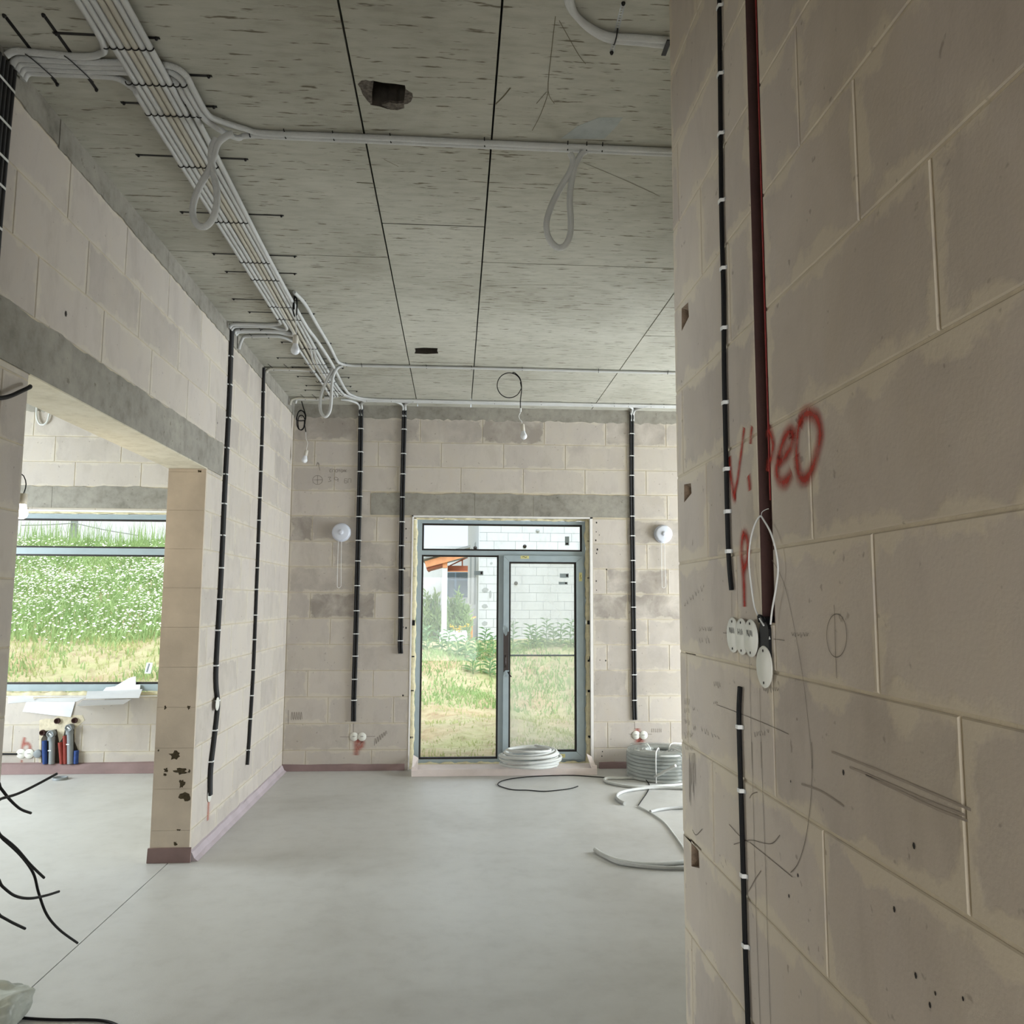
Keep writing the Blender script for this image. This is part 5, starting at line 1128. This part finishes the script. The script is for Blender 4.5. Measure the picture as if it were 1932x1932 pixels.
def blades(name, X, Y, hgt, wid, mat, label, cat, lean=.35, zoff=0):
    n = len(X); Z = ground_z(X, Y)+zoff; a = RS.rand(n)*2*np.pi; h = hgt*(.5+RS.rand(n)*.9); dx, dy = np.cos(a), np.sin(a); l = lean*h*RS.rand(n); w2 = wid*(.6+.8*RS.rand(n))/2
    b = RS.rand(n)*2*np.pi
    P = np.stack([X, Y, Z], -1); S = np.stack([-np.sin(b)*0+np.cos(b), np.sin(b)*.4, np.zeros(n)], -1)*w2[:, None]
    mid = P+np.stack([dx*l*.3, dy*l*.3, h*.6], -1); tip = P+np.stack([dx*l, dy*l, h], -1)
    v = np.stack([P-S, P+S, mid+S*.7, tip, mid-S*.7], 1).reshape(-1, 3); i = np.arange(n)*5
    f = np.concatenate([np.stack([i, i+1, i+2, i+4], -1)], 0).tolist()+np.stack([i+4, i+2, i+3], -1).tolist()
    o = bpy.data.objects.new(name, np_mesh(name, v, f, GM[mat])); link(o); o['kind'] = 'stuff'; tag(o, label, cat); return o
def scatter(n, x0, x1, y0, y1, dens=None):
    X = RS.uniform(x0, x1, n); Y = RS.uniform(y0, y1, n)
    if dens is not None: k = RS.rand(n) < dens(X, Y); X, Y = X[k], Y[k]
    return X, Y
pat = lambda X, Y, s=1.0: .5+.5*np.sin(X*1.9*s+1.3*np.sin(Y*1.1*s))*np.cos(Y*1.4*s+.7*X*s)
# slope seen through the window
X, Y = scatter(30000, -13, -3.2, 14.0, 22.0, lambda X, Y: .3+.7*sstep(13.6, 15.2, Y+.8*pat(X, Y))); blades('grass', X, Y, .24, .03, 'lush', 'tall green grass covering the upper slope beyond the window', 'grass', .95)
X, Y = scatter(16000, -10, -2.6, 10.4, 15.2, lambda X, Y: .12+.8*pat(X, Y, 1.6)**2); blades('grass', X, Y, .085, .024, 'pale', 'short sparse grass on the lower earthy slope beyond the window', 'grass', .8)
X, Y = scatter(1500, -14, -4, 20.8, 21.8); blades('grass', X, Y, .60, .018, 'lush', 'tall grass stalks standing against the sky on the slope crest', 'grass', .25)
X, Y = scatter(9000, -10, -2.6, 10.6, 14.6, lambda X, Y: .02+.98*pat(X, Y, 2.6)**4); blades('grass', X, Y, .13, .03, 'lush', 'green tufts scattered over the earthy foot of the slope', 'grass', .95)
# lawn and bank seen through the door
X, Y = scatter(14000, -2.8, 3.2, 8.9, 13.6, lambda X, Y: .08+.85*pat(X*.5, Y, 2.2)**2); blades('grass', X, Y, .05, .014, 'pale', 'short yellowish grass on the flat ground before the terrace door', 'grass', .8)
X, Y = scatter(18000, -3.2, 4.0, 13.2, 18.0, lambda X, Y: .12+.8*pat(X, Y, 1.3)); blades('grass', X, Y, .085, .022, 'lush', 'green grass on the low bank beyond the door', 'grass', .95)
# white umbels in the slope
X, Y = scatter(20000, -12, -3.4, 13.6, 20.6, lambda X, Y: .06+.94*pat(X, Y, .9)*sstep(13.4, 15.5, Y)); n = len(X)
Z = ground_z(X, Y)+RS.uniform(.12, .36, n); r = RS.uniform(.010, .026, n); vs = []; fs = []
for k in range(n):
    b0 = len(vs); tx, ty = RS.uniform(-.3, .3, 2)-(0, .35)
    vs += [(X[k]+r[k]*math.cos(a), Y[k]+r[k]*math.sin(a), Z[k]+r[k]*(tx*math.cos(a)+ty*math.sin(a))*-1) for a in [2*math.pi*j/6 for j in range(6)]]+[(X[k], Y[k], Z[k]-r[k]*.6)]
    fs += [tuple(range(b0, b0+6))]+[(b0+(j+1) % 6, b0+j, b0+6) for j in range(6)]
MT['petal'] = plain('white_petals', '#eef3df', .8, var=.05)
o = bpy.data.objects.new('wild_flowers', np_mesh('wild_flowers', vs, fs, MT['petal'])); link(o); o['kind'] = 'stuff'; tag(o, 'mass of white umbel flowers among the slope grass', 'flowers')
# leafy weeds along the bank crest
def weed(x, y, h, n, label, seed, spread=.2, mat='dark', leaf=.2, group='weeds on the bank'):
    rr = random.Random(seed); z = float(ground_z(x, y)); t = thing('weed_plant', label, 'plant', (x, y, z-.01), group)
    m = MB(); m.tube([(x, y, z-.02), (x+.03*rr.uniform(-1, 1), y, z+h*.5), (x+.05*rr.uniform(-1, 1), y, z+h)], .008, 5); part(m, 'stem', GM[mat], t)
    m = MB(); v = []; f = []
    for k in range(n):
        u = (k+.5)/n; a = k*2.4+rr.uniform(-.3, .3); ln = leaf*(1.1-.5*u)*rr.uniform(.8, 1.2); d = Vector((math.cos(a), math.sin(a), 0)); s = Vector((-d.y, d.x, 0))*ln*.13
        p = Vector((x, y, z+h*u*.95)); up = .75-.3*(1-u); q = p+d*ln*.5+Vector((0, 0, ln*up*.5)); e = p+d*ln+Vector((0, 0, ln*up*.45)); b = len(v)
        v += [p, q-s, q+s, e]; f += [(b, b+1, b+3), (b, b+3, b+2)]
    m._add(v, f); part(m, 'leaves', GM[mat], t)
spots = [(790, 1215, .55), (806, 1205, .6), (832, 1210, .5), (846, 1205, .6), (862, 1232, .5), (880, 1225, .55), (900, 1230, .5), (917, 1210, .6), (930, 1235, .55), (893, 1255, .45), (925, 1262, .4), (968, 1195, .8), (1000, 1205, .6), (1012, 1215, .5), (1031, 1205, .7), (1045, 1215, .5), (1060, 1205, .6), (1078, 1202, .7), (1090, 1220, .5)]
where = ['at the far left of the left pane', 'left of the white porch column', 'before the foot of the porch column', 'right of the porch column', 'before the yellow flowers', 'below the orange pipe', 'right of the orange pipe', 'before the white house corner', 'at the right end of the left pane', 'lower on the bank, middle of the left pane', 'lowest on the bank, right in the left pane', 'tallest, at the left edge of the sash pane', 'second from the left in the sash pane', 'third from the left in the sash pane', 'fourth from the left in the sash pane', 'fifth from the left in the sash pane', 'sixth from the left in the sash pane', 'seventh from the left in the sash pane', 'at the right edge of the sash pane']
for k, (x, y, h) in enumerate(spots):
    Yw = 16.6 if y < 1222 else 16.0 if y < 1240 else 15.2; p = onY(x, y, Yw); weed(p.x, Yw, h*.8, 18, 'leafy green weed on the bank, '+where[k], 50+k, leaf=.24)
# two shrubs by the neighbouring porch
def shrub(x, y, w_, h, label, seed):
    rr = np.random.RandomState(seed); z = float(ground_z(x, y)); t = thing('shrub', label, 'shrub', (x, y, z)); n = 1500
    a = rr.rand(n)*2*np.pi; rad = w_*np.sqrt(rr.rand(n)); X = x+rad*np.cos(a); Yv = y+rad*.6*np.sin(a); Zv = z+h*rr.rand(n)**.7*(1-.5*(rad/w_)**2)*(.85+.15*np.sin(X*23))
    d = rr.normal(size=(n, 3)); d[:, 2] = np.abs(d[:, 2])+.6; d /= np.linalg.norm(d, axis=1)[:, None]; s = np.cross(d, rr.normal(size=(n, 3))); s /= np.linalg.norm(s, axis=1)[:, None]
    P = np.stack([X, Yv, Zv], -1); l = rr.uniform(.10, .22, n)[:, None]; v = np.stack([P, P+d*l*.5+s*.022, P+d*l, P+d*l*.5-s*.022], 1).reshape(-1, 3); f = np.arange(n*4).reshape(n, 4)
    o = bpy.data.objects.new('foliage', np_mesh('foliage', v-np.array([x, y, z]), f, GM['lush'])); link(o, t)
    m = MB()
    for k in range(7): m.tube([(x+rr.uniform(-.3, .3)*w_, y, z-.02), (x+rr.uniform(-.8, .8)*w_, y+rr.uniform(-.2, .2), z+h*.8)], .012, 5, sub=1)
    part(m, 'stems', GM['dark'], t)
p = onY(812, 1180, 21); shrub(p.x, 21, .42, 1.5, 'tall green shrub left of the white porch column', 1)
p = onY(862, 1180, 22); shrub(p.x, 22, .38, 1.5, 'tall green shrub between porch column and white house', 2)
MT['yellow'] = plain('yellow_petals', '#e8c84c', .7)
for k, (x, y) in enumerate(((852, 1183), (858, 1186), (866, 1189), (870, 1185), (880, 1181))):
    p = onY(x, y, 20.5); z = float(ground_z(p.x, 20.5)); t = thing('yellow_flower', 'yellow flower cluster at the porch edge, %s from the left' % ORD[k], 'flower', (p.x, 20.5, z), 'yellow flowers')
    m = MB(); m.tube([(p.x, 20.5, z-.02), (p.x+.02, 20.5, p.z)], .008, 5, sub=1); part(m, 'stem', GM['dark'], t)
    m = MB(); rr = random.Random(k)
    for j in range(9): c = Vector((p.x+rr.uniform(-.06, .06), 20.5+rr.uniform(-.04, .04), p.z+rr.uniform(-.04, .06))); m.lathe([(0, -.012), (.028, 0), (0, .014)], 6, Matrix.Translation(c), False)
    part(m, 'blossoms', 'yellow', t)
# neighbouring white block house
MT['white_block'] = block_material('white_block', '#cfd5d8', '#c3cacd', '#c5cbce', .004, .03)
MT['white_core'] = plain('white_block_joint', '#969ea2', .9, var=.05); MT['render'] = plain('white_render', '#d3d8da', .9, var=.03); MT['patch'] = plain('grey_mortar_patch', '#a9afb0', .9, var=.1)
HY = 24.0; hc = onY(904, 1100, HY); HB = .15; rotz = math.radians(1.5)
hs = thing('neighbour_house', 'white block house filling the view behind the sash pane', 'building', (hc.x, HY, HB)); hs.rotation_euler = (0, 0, rotz)
m = MB(); m.box(0.004, 7, .006, 8, 0, 5.2); hw = m.build('wall', 'white_core', hs)
block_wall(hw, lambda u, z: (u, 0, z), 0, 0, 4.6, courses(5.2, 0), [], 'white_block', gap=.010, shift=.2)
def fac(x, y): p = onY(*crop7(x, y), HY); return (p.x-hc.x, p.z-HB)
for pts in ([(582, 528), (596, 515), (612, 512), (628, 524), (620, 540), (600, 545), (586, 538)], [(632, 540), (640, 530), (648, 545), (645, 575), (636, 585), (630, 570)], [(582, 632), (595, 620), (615, 622), (624, 640), (605, 648), (588, 645)], [(582, 742), (600, 730), (620, 738), (618, 755), (600, 762), (586, 756)], [(636, 352), (645, 345), (655, 352), (650, 362), (640, 362)]):
    q = [fac(*p) for p in pts]; m = MB(); m.prism([(a, -.004, b) for a, b in q], (0, .004, 0)); m.build('mortar_patch', 'patch', hw)
for (x, y) in ((948, 141), (863, 244), (806, 484), (540, 255)):
    a, b = fac(x, y); Mx = Matrix(((1, 0, 0), (0, 0, -1), (0, 1, 0))).to_4x4(); Mx.translation = (a, 0, b); m = MB(); m.lathe([(.055, 0), (.055, .02), (0, .02)], 12, Mx, False); m.build('anchor_cap', 'gasket' if x != 948 else 'patch', hw)
m = MB(); m.box(-.02, .004, .006, 8, 0, 5.2); hside = m.build('side_wall', 'render', hs)
for (y0, y1) in ((1.6, 2.6), (4.6, 6.0)): m = MB(); m.box(-.022, -.018, y0, y1, 1.35, 3.3); w1 = m.build('window', 'patch', hs); m = MB(); m.box(-.026, -.022, y0+.12, y1-.1, 1.45, 3.2); m.build('pane', 'label', w1)
m = MB(); m.box(-.3, 7.3, -.3, 8.3, 5.2, 5.35); m.build('roof', 'patch', hs)
q = onY(883, 1187, 23); gp = thing('gas_pipe', 'orange riser pipe at the white house corner', 'pipe', (q.x+.12, 23.0, float(ground_z(q.x+.1, 23.0))))
MT['orange'] = plain('orange_paint', '#d98b3a', .5); z0 = float(ground_z(q.x+.1, 23.0)); m = MB(); m.tube([(q.x+.1, 23, z0), (q.x+.1, 23, z0+.6), (q.x+.1, 23, onY(884, 1168, 23).z), (q.x+.2, 23.3, onY(884, 1165, 23).z)], .03, 8); part(m, 'riser', 'orange', gp)
# porch house to the left
MT['wood'] = plain('planed_wood', '#d99a70', .6, var=.10, scale=8); MT['wood_red'] = plain('stained_wood', '#a3624a', .6, var=.12, scale=8); MT['roofing'] = plain('grey_roofing', '#8d9294', .7); MT['dark_glass'] = plain('dark_window_glass', '#5c6b74', .12, var=.15, scale=.8, spec=.7); MT['blue_frame'] = plain('blue_grey_frame', '#6f8496', .5)
ck = lambda x, y: (780+x*180/1242, 980+y*280/1932)
def pk_(x, y, Y): return onY(*ck(x, y), Y)
PY = 20.0; base = pk_(400, 1530, PY)
ph = thing('porch_house', 'house with timber porch roof and white column behind the left pane', 'building', (base.x, PY, float(ground_z(base.x, PY))))
a, b = pk_(362, 1560, PY), pk_(443, 632, PY); m = MB(); m.box(a.x, b.x, PY-.08, PY+.08, a.z-.3, b.z); part(m, 'column', 'render', ph)
a, b = pk_(380, 632, PY), pk_(443, 550, PY); m = MB(); m.box(a.x, b.x, PY-.09, PY+.06, a.z, b.z); part(m, 'post_head', 'wood', ph)
q = [pk_(x, y, PY) for x, y in ((150, 548), (330, 500), (330, 400), (720, 300), (720, 480), (640, 505), (445, 552), (215, 612), (165, 622))]; 
q = [pk_(x, y, PY) for x, y in ((148, 548), (395, 478), (720, 390), (720, 478), (445, 556), (168, 628))]; m = MB(); m.prism([(p.x, PY-.14, p.z) for p in q], (0, .05, 0)); part(m, 'rafter', 'wood', ph)
q = [pk_(x, y, PY) for x, y in ((168, 630), (380, 575), (380, 606), (215, 650), (180, 668))]; m = MB(); m.prism([(p.x, PY-.09, p.z) for p in q], (0, 1.2, 0)); part(m, 'eave_board', 'wood_red', ph)
q = [pk_(x, y, PY) for x, y in ((110, 530), (390, 460), (740, 370), (740, 340), (390, 430), (110, 510))]; m = MB(); m.prism([(p.x, PY-.2, p.z) for p in q], (0, 5, 0)); part(m, 'roof', 'roofing', ph)
q = [pk_(x, y, PY+.3) for x, y in ((445, 556), (712, 500), (712, 606), (445, 610))]
a, b = pk_(445, 672, PY+.3), pk_(708, 606, PY+.3); m = MB(); m.box(a.x, b.x, PY+.2, PY+.4, a.z, b.z); part(m, 'tie_beam', 'wood_red', ph)
for (pts) in ([(445, 612), (640, 512), (700, 500), (712, 500), (470, 612)], [(628, 606), (628, 530), (645, 525), (645, 606)]):
    q = [pk_(x, y, PY+.3) for x, y in pts]; m = MB(); m.prism([(p.x, PY+.25, p.z) for p in q], (0, .1, 0)); part(m, 'truss_bar', 'wood_red', ph)
a, b = pk_(445, 684, PY+.3), pk_(708, 673, PY+.3); m = MB(); m.box(a.x, b.x, PY+.15, PY+.2, a.z, b.z); part(m, 'fascia_strip', 'wood', ph)
W3 = 25.5; a, b = pk_(60, 1500, W3), pk_(708, 560, W3); m = MB(); m.box(a.x-3, b.x, W3, W3+.3, a.z, b.z+.5); part(m, 'wall', 'render', ph)
a, b = pk_(440, 1010, W3), pk_(708, 690, W3); m = MB(); m.box(a.x, b.x, W3-.03, W3, a.z, b.z); wf = part(m, 'window', 'blue_frame', ph)
for (x0, x1, y0, y1) in ((447, 540, 775, 695), (556, 705, 775, 695), (447, 532, 1000, 792), (560, 705, 1000, 792)):
    c, d = pk_(x0, y0, W3-.03), pk_(x1, y1, W3-.03); m = MB(); m.box(c.x, d.x, W3-.035, W3-.028, c.z, d.z); part(m, 'pane', 'dark_glass', wf)
a, b = pk_(340, 1600, PY), pk_(700, 1480, PY); m = MB(); m.box(a.x, b.x, PY-.15, W3, a.z-.3, b.z); part(m, 'porch_slab', 'render', ph)
# pole with wires on the hill
q = onY(139, 1012, 40); t = thing('utility_pole', 'grey utility pole standing on the hill crest seen through the window', 'pole', (q.x, 40, 2.6)); m = MB(); m.tube([(q.x, 40, 2.6), (q.x, 40, 7.2)], .16, 10, sub=1); part(m, 'post', 'pvc', t)
for k, (pl) in enumerate(([(40, 991), (90, 990), (139, 987), (145, 988), (200, 1000), (260, 1010)],)):
    m = MB(); m.tube([onY(x, y, 39.8) for x, y in pl], .025, 5); part(m, 'wire', 'pvc', t)
